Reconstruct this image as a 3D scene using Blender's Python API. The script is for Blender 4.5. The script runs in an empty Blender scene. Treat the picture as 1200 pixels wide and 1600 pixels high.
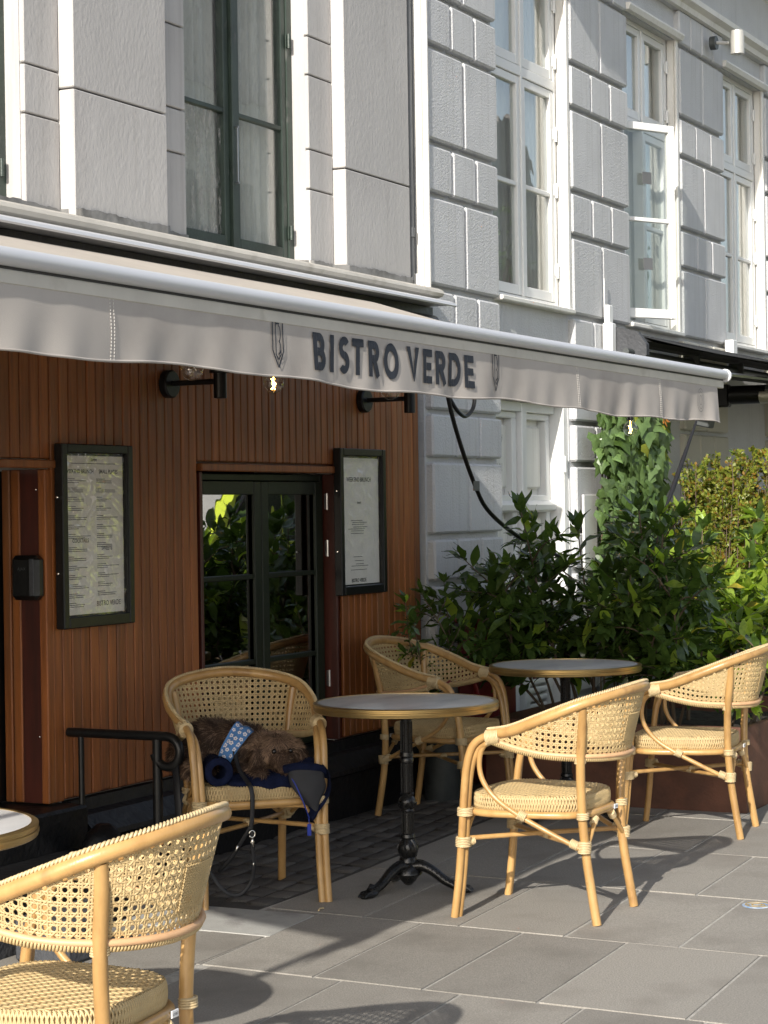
import bpy, math, random
from mathutils import Vector, Matrix, Euler
random.seed(7)
R = math.radians
sc = bpy.context.scene
col = sc.collection

# ------------------------------------------------------------------ camera
HEAD = 27.3
cd = bpy.data.cameras.new('camera'); cam = bpy.data.objects.new('camera', cd); col.objects.link(cam)
cd.sensor_fit = 'VERTICAL'; cd.sensor_height = 36; cd.lens = 72.0
cd.clip_end = 2000; cd.clip_start = .05
cd.shift_y = -5/1600
cam.matrix_world = Matrix.Translation((0, 0, 1.49)) @ Matrix.Rotation(R(HEAD-90), 4, 'Z') @ Matrix.Rotation(R(90), 4, 'X') @ Matrix.Rotation(-0.015, 4, 'Z')
sc.camera = cam

# ------------------------------------------------------------------ world, sun, exposure
SUN = Vector((1.95, .26, -1.0)).normalized()
w = bpy.data.worlds.new('World'); sc.world = w; w.use_nodes = True
wn = w.node_tree; bg = wn.nodes['Background']
sky = wn.nodes.new('ShaderNodeTexSky'); sky.sky_type = 'NISHITA'; sky.sun_disc = False
sky.sun_elevation = math.asin(-SUN.z); sky.sun_rotation = math.atan2(-SUN.x, -SUN.y)
sky.air_density = 1.0; sky.dust_density = 1.5
hs_ = wn.nodes.new('ShaderNodeHueSaturation'); hs_.inputs['Saturation'].default_value = .62     # thin high haze: a paler sky
wn.links.new(sky.outputs[0], hs_.inputs['Color']); wn.links.new(hs_.outputs[0], bg.inputs[0]); bg.inputs[1].default_value = 0.125
sl = bpy.data.lights.new('sun', 'SUN'); sl.energy = 3.8; sl.angle = R(0.53); sl.color = (1, .945, .86)
so = bpy.data.objects.new('sun', sl); col.objects.link(so); so.location = (-6, -2, 8)
so.rotation_euler = SUN.to_track_quat('-Z', 'Y').to_euler()
sc.view_settings.view_transform = 'Standard'; sc.view_settings.look = 'None'
sc.view_settings.gamma = 1; sc.view_settings.exposure = 0.80
try: sc.view_settings.use_curve_mapping = False
except Exception: pass
sc.cycles.max_bounces = 8; sc.cycles.transparent_max_bounces = 12

# ------------------------------------------------------------------ materials
M = {}
def mat(name, c, rough=.6, metal=0., var=.0, vs=6., bump=0., bs=60., stretch=None, c2=None, objvar=0., spec=.5, emit=None, es=0, coat=0, mottle=None, sheen=0, streak=None):
    """procedural material: base colour broken up by noise, per-object value shift, relief by bump"""
    m = bpy.data.materials.new(name); m.use_nodes = True; nt = m.node_tree; N = nt.nodes; L = nt.links
    p = N['Principled BSDF']; p.inputs['Roughness'].default_value = rough; p.inputs['Metallic'].default_value = metal
    p.inputs['Specular IOR Level'].default_value = spec
    if coat: p.inputs['Coat Weight'].default_value = coat
    if sheen: p.inputs['Sheen Weight'].default_value = sheen
    tc = N.new('ShaderNodeTexCoord'); mp = N.new('ShaderNodeMapping'); L.new(tc.outputs['Object'], mp.inputs[0])
    if stretch: mp.inputs['Scale'].default_value = stretch
    oi = N.new('ShaderNodeObjectInfo')
    add = N.new('ShaderNodeVectorMath'); add.operation = 'ADD'; L.new(mp.outputs[0], add.inputs[0])
    cx = N.new('ShaderNodeMath'); cx.operation = 'MULTIPLY'; cx.inputs[1].default_value = 37.0; L.new(oi.outputs['Random'], cx.inputs[0])
    L.new(cx.outputs[0], add.inputs[1])
    vec = add.outputs[0]
    n1 = N.new('ShaderNodeTexNoise'); n1.inputs['Scale'].default_value = vs; n1.inputs['Detail'].default_value = 6; n1.inputs['Roughness'].default_value = .6; L.new(vec, n1.inputs['Vector'])
    mix = N.new('ShaderNodeMix'); mix.data_type = 'RGBA'
    c2 = c2 or tuple(x*(1-var) for x in c)
    ramp = N.new('ShaderNodeMapRange'); ramp.inputs[1].default_value = .35; ramp.inputs[2].default_value = .65; L.new(n1.outputs['Fac'], ramp.inputs[0])
    L.new(ramp.outputs[0], mix.inputs[0]); mix.inputs[6].default_value = (*c, 1); mix.inputs[7].default_value = (*c2, 1)
    out = mix.outputs[2]
    if mottle:                                    # (colour, scale, low, high): patches of dirt, stain or fading
        n3 = N.new('ShaderNodeTexNoise'); n3.inputs['Scale'].default_value = mottle[1]; n3.inputs['Detail'].default_value = 8; L.new(vec, n3.inputs['Vector'])
        r3 = N.new('ShaderNodeMapRange'); r3.inputs[1].default_value = mottle[2]; r3.inputs[2].default_value = mottle[3]; L.new(n3.outputs['Fac'], r3.inputs[0])
        m3 = N.new('ShaderNodeMix'); m3.data_type = 'RGBA'; L.new(r3.outputs[0], m3.inputs[0]); L.new(out, m3.inputs[6]); m3.inputs[7].default_value = (*mottle[0], 1)
        out = m3.outputs[2]
    if streak:                                    # (colour, low, high): rain streaks running down
        ms = N.new('ShaderNodeMapping'); ms.inputs['Scale'].default_value = (9, 9, .45); L.new(tc.outputs['Object'], ms.inputs[0])
        ns_ = N.new('ShaderNodeTexNoise'); ns_.inputs['Scale'].default_value = 1.6; ns_.inputs['Detail'].default_value = 7; ns_.inputs['Roughness'].default_value = .65; L.new(ms.outputs[0], ns_.inputs['Vector'])
        rs_ = N.new('ShaderNodeMapRange'); rs_.inputs[1].default_value = streak[1]; rs_.inputs[2].default_value = streak[2]; L.new(ns_.outputs['Fac'], rs_.inputs[0])
        m4 = N.new('ShaderNodeMix'); m4.data_type = 'RGBA'; L.new(rs_.outputs[0], m4.inputs[0]); L.new(out, m4.inputs[6]); m4.inputs[7].default_value = (*streak[0], 1)
        out = m4.outputs[2]
    if objvar:
        hs = N.new('ShaderNodeHueSaturation'); mr = N.new('ShaderNodeMapRange'); L.new(oi.outputs['Random'], mr.inputs[0])
        mr.inputs[3].default_value = 1-objvar; mr.inputs[4].default_value = 1+objvar
        L.new(mr.outputs[0], hs.inputs['Value']); L.new(out, hs.inputs['Color']); out = hs.outputs[0]
    L.new(out, p.inputs['Base Color'])
    if bump:
        n2 = N.new('ShaderNodeTexNoise'); n2.inputs['Scale'].default_value = bs; n2.inputs['Detail'].default_value = 5; L.new(vec, n2.inputs['Vector'])
        b = N.new('ShaderNodeBump'); b.inputs['Strength'].default_value = 1; b.inputs['Distance'].default_value = bump
        L.new(n2.outputs['Fac'], b.inputs['Height']); L.new(b.outputs[0], p.inputs['Normal'])
        rr = N.new('ShaderNodeMapRange'); rr.inputs[3].default_value = max(0, rough-.12); rr.inputs[4].default_value = min(1, rough+.12)
        L.new(n2.outputs['Fac'], rr.inputs[0]); L.new(rr.outputs[0], p.inputs['Roughness'])
    if emit:
        p.inputs['Emission Color'].default_value = (*emit, 1); p.inputs['Emission Strength'].default_value = es
    M[name] = m
    return m
mat('stucco_warm', (.475, .46, .445), .85, streak=((.30, .285, .27), .55, .85), var=.10, vs=2.2, bump=.0018, bs=55, stretch=(1, 1, .6), mottle=((.36, .34, .33), 1.3, .55, .8))
mat('stucco_white', (.55, .555, .56), .8, streak=((.38, .375, .36), .55, .85), var=.09, vs=3, bump=.0055, bs=95, mottle=((.46, .47, .48), 1.7, .58, .85))
mat('trim_white', (.74, .725, .68), .5, streak=((.52, .49, .43), .55, .85), var=.06, vs=4, bump=.001, bs=40, mottle=((.55, .53, .48), 3, .6, .9))
mat('white_paint', (.74, .74, .72), .4, var=.05, vs=5, bump=.0006, bs=50)
mat('beige_wall', (.52, .50, .43), .85, var=.08, vs=2, bump=.002, bs=40)
mat('wood', (.32, .100, .021), .5, stretch=(9, 9, .55), vs=5, c2=(.185, .058, .014), bump=.0012, bs=24, objvar=.20, mottle=((.21, .10, .045), 1.2, .55, .85))
mat('wood_dark', (.15, .04, .015), .5, stretch=(8, 8, .5), vs=5, c2=(.08, .018, .008), bump=.001, bs=20, objvar=.1)
mat('wood_red', (.085, .018, .010), .45, stretch=(5, 5, .6), vs=4, c2=(.04, .010, .006))
mat('frame_green', (.035, .055, .042), .45, var=.4, vs=6, bump=.0008, bs=80, mottle=((.12, .12, .11), 9, .62, .8))
mat('frame_olive', (.016, .022, .013), .4, spec=.3, var=.3, vs=4, bump=.0004, bs=60)
mat('black_paint', (.008, .008, .008), .35, var=.5, vs=6, bump=.002, bs=30)
mat('black_stone', (.010, .010, .011), .45, spec=.25, var=.5, vs=4, bump=.006, bs=25)
mat('black_metal', (.010, .010, .010), .34, spec=.35, var=.3, vs=20, bump=.0006, bs=120)
mat('cast_iron', (.006, .0065, .007), .3, var=.3, vs=20, bump=.0006, bs=150)
mat('plinth_grey', (.055, .058, .065), .7, var=.3, vs=7, bump=.006, bs=45)
mat('pipe_grey', (.11, .115, .12), .5, var=.25, vs=4, bump=.001)
mat('lead', (.24, .235, .225), .6, var=.3, vs=12, bump=.004, bs=20, mottle=((.10, .095, .085), 6, .5, .7))
mat('alu', (.60, .61, .63), .5, .25, var=.08, vs=8, stretch=(.2, 6, 6))
mat('alu_cream', (.52, .49, .43), .5, var=.15, vs=5, mottle=((.3, .27, .22), 8, .6, .85))
mat('steel', (.45, .46, .47), .35, .9, var=.2, vs=10, bump=.0003)
mat('fabric', (.42, .385, .35), .92, var=.09, vs=3, bump=.0005, bs=380, stretch=(1, 1, 1), mottle=((.27, .24, .215), 2.6, .5, .78))
mat('canopy', (.46, .41, .35), .92, var=.1, vs=3, bump=.004, bs=9)
mat('stitch', (.58, .56, .52), .8)
mat('ink', (.018, .024, .036), .8, var=.3, vs=40)
mat('awning_black', (.010, .010, .011), .8, var=.3, vs=5, bump=.001)
mat('rattan', (.48, .29, .11), .34, c2=(.35, .20, .07), vs=9, stretch=(1.2, 1.2, .6), bump=.0006, bs=130, objvar=.10, coat=.1, mottle=((.26, .14, .05), 14, .58, .78))
mat('cane', (.51, .375, .185), .5, var=.16, vs=14, bump=.0004, bs=200, mottle=((.42, .25, .09), 22, .6, .85))
mat('binding', (.56, .43, .24), .42, var=.14, vs=25)
mat('band', (.60, .36, .19), .5, var=.12, vs=30)
mat('tag_white', (.7, .7, .7), .4)
mat('brass', (.46, .32, .13), .32, .85, var=.12, vs=12)
mat('marble', (.80, .79, .77), .22, var=.06, vs=5, stretch=(1, 2.5, 1), mottle=((.54, .54, .54), 3, .5, .85), spec=.6)
mat('slab', (.295, .275, .242), .8, var=.34, vs=170, bump=.0020, bs=190, objvar=.14, mottle=((.165, .15, .13), 3.2, .5, .8))
mat('slab_light', (.40, .395, .37), .75, var=.14, vs=9, bump=.002, bs=150, mottle=((.22, .21, .2), 7, .55, .75))
mat('mortar', (.42, .40, .36), .95, var=.3, vs=30, bump=.002, bs=120)
mat('sett', (.125, .115, .105), .75, var=.35, vs=14, bump=.005, bs=60, objvar=.3)
mat('sand', (.06, .054, .048), .95, var=.3, vs=20, bump=.004, bs=90)
mat('asphalt', (.05, .05, .05), .9, var=.2, vs=20, bump=.004, bs=90)
mat('corten', (.15, .062, .036), .7, c2=(.065, .028, .018), vs=6, bump=.001, bs=80, mottle=((.19, .085, .05), 3, .55, .8))
mat('soil', (.03, .022, .015), .95, var=.5, vs=20, bump=.02, bs=30)
mat('bark', (.12, .085, .055), .85, var=.35, vs=20, bump=.003, bs=60, stretch=(1, 1, .3))
mat('bark_green', (.12, .14, .05), .7, var=.3, vs=20)
def leafmat(name, c, c2, rough, trans=.35, objvar=.25):
    m = mat(name, c, rough, c2=c2, vs=7, objvar=objvar, spec=.5)
    nt = m.node_tree; N = nt.nodes; L = nt.links; p = N['Principled BSDF']
    out = [n for n in N if n.type == 'OUTPUT_MATERIAL'][0]
    tr = N.new('ShaderNodeBsdfTranslucent'); src = p.inputs['Base Color'].links[0].from_socket
    g = N.new('ShaderNodeMix'); g.data_type = 'RGBA'; g.blend_type = 'MULTIPLY'; g.inputs[0].default_value = 1; L.new(src, g.inputs[6]); g.inputs[7].default_value = (2.2, 2.4, .9, 1)
    L.new(g.outputs[2], tr.inputs[0])
    mx = N.new('ShaderNodeMixShader'); mx.inputs[0].default_value = trans; L.new(p.outputs[0], mx.inputs[1]); L.new(tr.outputs[0], mx.inputs[2]); L.new(mx.outputs[0], out.inputs[0])
    return m
leafmat('laurel', (.072, .118, .027), (.040, .074, .018), .20, .25)  # green darkened further for the bushes in awning shade
leafmat('laurel_sunlit', (.30, .38, .055), (.19, .28, .04), .28, .42)  # paler copy of the laurel leaf, sunlight put into its colour
leafmat('leaf_yellow', (.42, .33, .03), (.2, .22, .03), .35)
leafmat('ivy', (.115, .175, .060), (.065, .110, .036), .30, .2, .4)
leafmat('hedge_leaf', (.30, .32, .05), (.17, .21, .03), .45)
leafmat('hedge_orange', (.32, .17, .03), (.2, .15, .03), .45)
leafmat('street_leaf', (.09, .13, .02), (.05, .08, .015), .5)
mat('flower_bud', (.22, .32, .06), .6)
mat('orange_leaf', (.55, .20, .04), .5, var=.4, vs=30)
mat('curtain', (.74, .74, .71), .9, var=.12, vs=4, stretch=(6, 6, .4))
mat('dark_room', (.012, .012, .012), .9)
mat('paper', (.82, .79, .75), .6, var=.06, vs=8)
mat('print', (.06, .06, .065), .8)
mat('fur', (.085, .046, .027), .75, c2=(.036, .020, .012), vs=26)
mat('fur_light', (.36, .235, .15), .75, c2=(.19, .115, .07), vs=26)
mat('nose', (.008, .007, .007), .3)
mat('eye', (.008, .006, .005), .08)
mat('navy', (.008, .012, .036), .95, var=.4, vs=40, bump=.003, bs=160, spec=.1)
mat('navy_lining', (.018, .019, .024), .6, var=.3, vs=14, bump=.003, bs=25)
mat('blue_tab', (.01, .03, .28), .5)
mat('bandana_blue', (.07, .19, .42), .85, var=.15, vs=30)
mat('petal', (.66, .62, .62), .85)
mat('strap_black', (.008, .008, .010), .6, var=.2, vs=60)
mat('chrome', (.8, .78, .72), .2, 1)
mat('red_plastic', (.16, .010, .012), .45, var=.2, vs=6)
mat('pink_cloth', (.30, .10, .11), .8)
mat('zinc', (.10, .11, .11), .5, .5, var=.3, vs=12)
mat('van_yellow', (.62, .74, .06), .35, coat=.4)
mat('rubber', (.02, .02, .02), .8)
mat('brick_red', (.22, .085, .055), .9, var=.3, vs=8)
mat('roof_tile', (.30, .26, .25), .85, var=.3, vs=8)
mat('lamp_silver', (.55, .54, .50), .4, .4, var=.1)
mat('sticker_blue', (.10, .22, .42), .5, c2=(.5, .55, .6), vs=30)
mat('gold', (.60, .40, .10), .4, .5)
mat('filament', (1, .5, .1), .5, emit=(1, .48, .10), es=26)
mat('grille', (.5, .48, .42), .4, .6)

def glassmat(name, tint, gloss_rough=.02, dirt=0., base=1.0, refl=1.45, rmin=.06):
    """window glass: transparent and mirror-like, weighted by Fresnel, with optional dried dirt"""
    m = bpy.data.materials.new(name); m.use_nodes = True; nt = m.node_tree; N = nt.nodes; L = nt.links
    for n in list(N):
        if n.type != 'OUTPUT_MATERIAL': N.remove(n)
    out = [n for n in N if n.type == 'OUTPUT_MATERIAL'][0]
    t = N.new('ShaderNodeBsdfTransparent'); t.inputs[0].default_value = (*tint, 1)
    g = N.new('ShaderNodeBsdfGlossy'); g.inputs['Roughness'].default_value = gloss_rough; g.inputs[0].default_value = (1, 1, 1, 1)
    f = N.new('ShaderNodeFresnel'); ge = N.new('ShaderNodeNewGeometry'); io = N.new('ShaderNodeMapRange')   # same reflectance from both faces of the pane
    io.inputs[3].default_value = refl; io.inputs[4].default_value = 1/refl; L.new(ge.outputs['Backfacing'], io.inputs[0]); L.new(io.outputs[0], f.inputs[0])
    mr = N.new('ShaderNodeMapRange'); mr.inputs[3].default_value = rmin; L.new(f.outputs[0], mr.inputs[0])
    mx = N.new('ShaderNodeMixShader'); L.new(mr.outputs[0], mx.inputs[0]); L.new(t.outputs[0], mx.inputs[1]); L.new(g.outputs[0], mx.inputs[2])
    tc = N.new('ShaderNodeTexCoord'); wv = N.new('ShaderNodeTexNoise'); wv.inputs['Scale'].default_value = 3.0; L.new(tc.outputs['Object'], wv.inputs['Vector'])
    b = N.new('ShaderNodeBump'); b.inputs['Strength'].default_value = 1; b.inputs['Distance'].default_value = .0016; L.new(wv.outputs['Fac'], b.inputs['Height']); L.new(b.outputs[0], g.inputs['Normal'])
    last = mx.outputs[0]
    if dirt:
        d = N.new('ShaderNodeBsdfDiffuse'); d.inputs[0].default_value = (.42, .41, .38, 1)
        mp = N.new('ShaderNodeMapping'); mp.inputs['Scale'].default_value = (1, 1, .35); L.new(tc.outputs['Object'], mp.inputs[0])
        n = N.new('ShaderNodeTexNoise'); n.inputs['Scale'].default_value = 16; n.inputs['Detail'].default_value = 10; n.inputs['Roughness'].default_value = .8; L.new(mp.outputs[0], n.inputs['Vector'])
        r = N.new('ShaderNodeMapRange'); r.inputs[1].default_value = .5; r.inputs[2].default_value = .62; r.inputs[4].default_value = dirt; L.new(n.outputs['Fac'], r.inputs[0])
        m2 = N.new('ShaderNodeMixShader'); L.new(r.outputs[0], m2.inputs[0]); L.new(last, m2.inputs[1]); L.new(d.outputs[0], m2.inputs[2]); last = m2.outputs[0]
    L.new(last, out.inputs[0]); M[name] = m
glassmat('glass_door', (.45, .47, .45), .0, rmin=.34)
glassmat('glass_upper', (.86, .88, .87), .0, rmin=.05)
glassmat('glass_dirty', (.92, .93, .92), .01, dirt=.12, rmin=.06)
glassmat('glass_very_dirty', (.92, .93, .92), .01, dirt=.8, rmin=.06)
glassmat('bulb_glass', (.92, .90, .85), .0, rmin=.10)
glassmat('plastic_film', (.95, .95, .93), .12, refl=1.36, rmin=.05)
for nm, s, d in (('plastic_film', 9., .012),):      # crinkled film over the menus
    nt = M[nm].node_tree
    for n in nt.nodes:
        if n.type == 'TEX_NOISE': n.inputs['Scale'].default_value = s; n.inputs['Detail'].default_value = 2; n.inputs['Distortion'].default_value = 1.5
        if n.type == 'BUMP': n.inputs['Distance'].default_value = d

# ------------------------------------------------------------------ mesh builder and tagging
class MB:
    def __init__(s): s.v = []; s.f = []; s.mi = []; s.cur = 0
    def add(s, vs, fs):
        o = len(s.v); s.v += [tuple(p) for p in vs]; s.f += [tuple(i+o for i in f) for f in fs]; s.mi += [s.cur]*len(fs)
    def box(s, x0, x1, y0, y1, z0, z1, b=0., mtx=None):
        cx, cy, cz = (x0+x1)/2, (y0+y1)/2, (z0+z1)/2; hx, hy, hz = abs(x1-x0)/2, abs(y1-y0)/2, abs(z1-z0)/2
        if b <= 0:
            vs = [(cx+a*hx, cy+c*hy, cz+d*hz) for a in (-1, 1) for c in (-1, 1) for d in (-1, 1)]
            fs = [(0, 1, 3, 2), (4, 6, 7, 5), (0, 4, 5, 1), (2, 3, 7, 6), (0, 2, 6, 4), (1, 5, 7, 3)]
        else:
            b = min(b, hx*.9, hy*.9, hz*.9); vs = []; idx = {}
            for a in (-1, 1):
                for c in (-1, 1):
                    for d in (-1, 1):
                        for k in range(3):
                            e = [hx-b, hy-b, hz-b]; e[k] = (hx, hy, hz)[k]
                            idx[a, c, d, k] = len(vs); vs.append((cx+a*e[0], cy+c*e[1], cz+d*e[2]))
            fs = []
            def face(ids):
                ps = [Vector(vs[i]) for i in ids]; n = (ps[1]-ps[0]).cross(ps[2]-ps[0]); m = sum(ps, Vector())/len(ps)-Vector((cx, cy, cz))
                fs.append(tuple(ids) if n.dot(m) > 0 else tuple(reversed(ids)))
            q = [(-1, -1), (1, -1), (1, 1), (-1, 1)]
            for a in (-1, 1):
                face([idx[a, u, v, 0] for u, v in q]); face([idx[u, a, v, 1] for u, v in q]); face([idx[u, v, a, 2] for u, v in q])
                for c in (-1, 1):
                    face([idx[a, c, -1, 0], idx[a, c, 1, 0], idx[a, c, 1, 1], idx[a, c, -1, 1]])
                    face([idx[a, -1, c, 0], idx[a, 1, c, 0], idx[a, 1, c, 2], idx[a, -1, c, 2]])
                    face([idx[-1, a, c, 1], idx[1, a, c, 1], idx[1, a, c, 2], idx[-1, a, c, 2]])
                    for d in (-1, 1): face([idx[a, c, d, 0], idx[a, c, d, 1], idx[a, c, d, 2]])
        if mtx: vs = [mtx @ Vector(p) for p in vs]
        s.add(vs, fs); return s
    def tube(s, pts, r, n=10, cap=True, flat=1., up=None):
        pts = [Vector(p) for p in pts]; k = len(pts)
        rr = r if isinstance(r, (list, tuple)) else [r]*k
        vs = []; prev = None
        for i, p in enumerate(pts):
            t = (pts[min(i+1, k-1)]-pts[max(i-1, 0)])
            if t.length < 1e-9: t = Vector((0, 0, 1))
            t.normalize()
            if up is not None:
                u = up[i] if isinstance(up, list) else Vector(up)
                x = t.cross(u)
            else:
                if prev is None:
                    a = Vector((0, 0, 1)) if abs(t.z) < .9 else Vector((1, 0, 0)); x = t.cross(a)
                else: x = prev-t*prev.dot(t)
            if x.length < 1e-9: x = t.orthogonal()
            x.normalize(); prev = x; y = t.cross(x)
            for j in range(n):
                a = 2*math.pi*j/n; vs.append(p+x*math.cos(a)*rr[i]+y*math.sin(a)*rr[i]*flat)
        fs = [(i*n+j, i*n+(j+1) % n, (i+1)*n+(j+1) % n, (i+1)*n+j) for i in range(k-1) for j in range(n)]
        if cap: fs += [tuple(reversed(range(n))), tuple(range((k-1)*n, k*n))]
        s.add(vs, fs); return s
    def lathe(s, prof, c=(0, 0, 0), n=32, axis='Z', mtx=None, cap=True):
        vs = []; c = Vector(c)
        for r, z in prof:
            for j in range(n):
                a = 2*math.pi*j/n; p = Vector((r*math.cos(a), r*math.sin(a), z))
                if axis == 'Y': p = Vector((p.x, -p.z, p.y))
                if axis == 'X': p = Vector((p.z, p.x, p.y))
                if mtx: p = mtx @ p
                vs.append(c+p)
        k = len(prof); fs = [(i*n+j, i*n+(j+1) % n, (i+1)*n+(j+1) % n, (i+1)*n+j) for i in range(k-1) for j in range(n)]
        if cap and prof[0][0] > 1e-6: fs.append(tuple(reversed(range(n))))
        if cap and prof[-1][0] > 1e-6: fs.append(tuple(range((k-1)*n, k*n)))
        s.add(vs, fs); return s
    def prism(s, poly, axis, a0, a1):
        """polygon extruded along an axis; poly holds the two other coordinates"""
        def P(u, v, a): return {'X': (a, u, v), 'Y': (u, a, v), 'Z': (u, v, a)}[axis]
        n = len(poly); vs = [P(u, v, a0) for u, v in poly]+[P(u, v, a1) for u, v in poly]
        fs = [tuple(range(n)), tuple(reversed(range(n, 2*n)))]+[(i, i+n, (i+1) % n+n, (i+1) % n) for i in range(n)]
        s.add(vs, fs); return s
    def grid(s, fn, nu, nv):
        o = [fn(i/nu, j/nv) for i in range(nu+1) for j in range(nv+1)]; w_ = nv+1
        s.add(o, [(i*w_+j, (i+1)*w_+j, (i+1)*w_+j+1, i*w_+j+1) for i in range(nu) for j in range(nv)]); return s
    def mesh(s, name, mats, smooth=False, recalc=True):
        me = bpy.data.meshes.new(name); me.from_pydata([tuple(p) for p in s.v], [], s.f)
        for m in (mats if isinstance(mats, (list, tuple)) else [mats]): me.materials.append(M[m] if isinstance(m, str) else m)
        if any(s.mi): me.polygons.foreach_set('material_index', s.mi)
        me.update()
        if recalc:
            import bmesh
            bm = bmesh.new(); bm.from_mesh(me); bmesh.ops.recalc_face_normals(bm, faces=bm.faces); bm.to_mesh(me); bm.free()
        if smooth:
            me.polygons.foreach_set('use_smooth', [True]*len(me.polygons))
            if smooth != 'all':
                try: me.set_sharp_from_angle(angle=R(38))
                except Exception: pass
        return me
    def build(s, name, mats, parent=None, smooth=False, recalc=True):
        return put(name, s.mesh(name, mats, smooth, recalc), parent)
def put(name, me, parent=None, loc=None, rot=None, scale=None, mtx=None):
    o = bpy.data.objects.new(name, me); col.objects.link(o)
    if loc: o.location = loc
    if rot: o.rotation_euler = rot
    if scale: o.scale = scale
    if mtx is not None: o.matrix_world = mtx
    if parent:
        o.parent = parent
        if not parent.get('local'):
            o.matrix_parent_inverse = Matrix.Translation(-WL(parent))
    return o
def WL(o):                         # world location of an unrotated parent chain whose children are given in world coordinates
    return Vector(o.get('base', (0, 0, 0)))
def tag(o, label=None, cat=None, group=None, kind=None):
    if label: o['label'] = label
    if cat: o['category'] = cat
    if group: o['group'] = group
    if kind: o['kind'] = kind
    return o
def thing(name, loc, label, cat, group=None, rz=0, local=False, kind=None):
    """Empty at the base. local=True: children are given in its own coordinates, else in world coordinates"""
    o = bpy.data.objects.new(name, None); col.objects.link(o); o.empty_display_size = .1
    o.location = loc; o.rotation_euler = (0, 0, rz)
    if local: o['local'] = 1
    else: o['base'] = tuple(loc)
    return tag(o, label, cat, group, kind)
def sub(name, parent, me=None):    # part that has sub-parts; keeps world coordinates
    return put(name, me, parent)
_cache = {}
def blk(name, parent, x0, x1, y0, y1, z0, z1, m, b=.004):
    """one chamfered box piece; equal pieces share mesh data"""
    key = (round(x1-x0, 3), round(y1-y0, 3), round(z1-z0, 3), m, b)
    if key not in _cache:
        q = MB().box(-key[0]/2, key[0]/2, -key[1]/2, key[1]/2, -key[2]/2, key[2]/2, b); _cache[key] = q.mesh(name, m, recalc=False)
    return put(name, _cache[key], parent, loc=((x0+x1)/2, (y0+y1)/2, (z0+z1)/2))
def smooth_path(pts, n=6):
    """Catmull-Rom through points"""
    P = [Vector(p) for p in pts]; P = [P[0]*2-P[1]]+P+[P[-1]*2-P[-2]]; out = []
    for i in range(1, len(P)-2):
        for k in range(n):
            t = k/n; a, b, c, d = P[i-1:i+3]
            out.append(.5*((2*b)+(-a+c)*t+(2*a-5*b+4*c-d)*t*t+(-a+3*b-3*c+d)*t**3))
    out.append(P[-2]); return out
def text_mesh(body, size, offset=0., sx=1.0, ext=0., space=1.0, align='CENTER'):
    """flat text as mesh in its own x (right), z (up) plane, as (verts, faces)"""
    cu = bpy.data.curves.new('t', 'FONT'); cu.body = body; cu.size = size; cu.offset = offset; cu.align_x = align; cu.space_character = space
    cu.resolution_u = 3
    o = bpy.data.objects.new('t', cu); me = bpy.data.meshes.new_from_object(o)
    vs = [(v.co.x*sx, v.co.y) for v in me.vertices]; fs = [tuple(p.vertices) for p in me.polygons]
    bpy.data.objects.remove(o); bpy.data.curves.remove(cu); bpy.data.meshes.remove(me)
    return vs, fs
# ================================================================== GROUND
g = MB().box(-60, 400, -200, 4.9, -.35, -.16).build('ground', 'asphalt'); tag(g, kind='structure')
rd = MB().box(-30, 120, -7.0, 0.35, -.155, -.11).build('road', 'asphalt'); tag(rd, kind='structure')
kb = MB().box(-30, 120, .36, .52, -.2, -.004, .01).build('kerb', 'slab_light'); tag(kb, kind='structure')
pav = MB().box(-30, 120, .53, 4.9, -.15, -.0035).build('pavement', 'mortar'); tag(pav, kind='structure')
rs = random.Random(3)
def skew(X, y): return X+.03*(y-2.5), y+.056*(X-6.6)
def slab_quad(parent, X0, X1, y0, y1, m, z=0., name='slab', j=.006, th=.03):
    c = [skew(X0+j, y0+j), skew(X1-j, y0+j), skew(X1-j, y1-j), skew(X0+j, y1-j)]
    cx = sum(p[0] for p in c)/4; cy = sum(p[1] for p in c)/4
    zt = z+rs.uniform(-.0015, .0015); q = MB(); e = .997
    lo = [(x-cx, y-cy, -th) for x, y in c]; mi = [(x-cx, y-cy, -.003) for x, y in c]; hi = [((x-cx)*e, (y-cy)*e, 0) for x, y in c]
    q.add(lo+mi+hi, [(8, 9, 10, 11)]+[(i, (i+1) % 4, (i+1) % 4+4, i+4) for i in range(4)]+[(i+4, (i+1) % 4+4, (i+1) % 4+8, i+8) for i in range(4)])
    return put(name, q.mesh(name, m, recalc=True), parent, loc=(cx, cy, zt))
cols = [4.75+.905*i+.01 for i in range(-1, 10)]
joints = {0: [1.2, 1.62, 2.05, 2.5, 2.9, 3.32], 1: [1.1, 1.52, 1.95, 2.33, 2.74, 3.16], 2: [1.14, 1.56, 2.01, 2.485, 2.875, 3.27, 3.70],
          3: [1.45, 1.86, 2.30, 2.72, 3.13, 3.52], 4: [1.22, 1.64, 2.07, 2.495, 2.89, 3.30, 3.69], 5: [1.05, 1.5, 1.93, 2.36, 2.80, 3.2, 3.6]}
for i in range(len(cols)-1):
    js = joints.get(i) or [1.1+.42*k+rs.uniform(-.03, .03)+.17*(i % 2) for k in range(7)]
    js = [j for j in js if j < 3.85]
    if i <= 1: js = [j for j in js if j < 3.4]
    top = 3.93 if i > 1 else 3.66
    if js[-1] > top-.2: js.pop()
    js = [.54]+js+[top]
    for a, b in zip(js, js[1:]): slab_quad(pav, cols[i], cols[i+1], a, b, 'slab')
# far pavement slabs (beyond the planters, seen in slivers and in reflections)
for i in range(9):
    for k in range(7): slab_quad(pav, cols[-1]+.905*i, cols[-1]+.905*(i+1), .54+.48*k, .54+.48*(k+1), 'slab')
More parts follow.
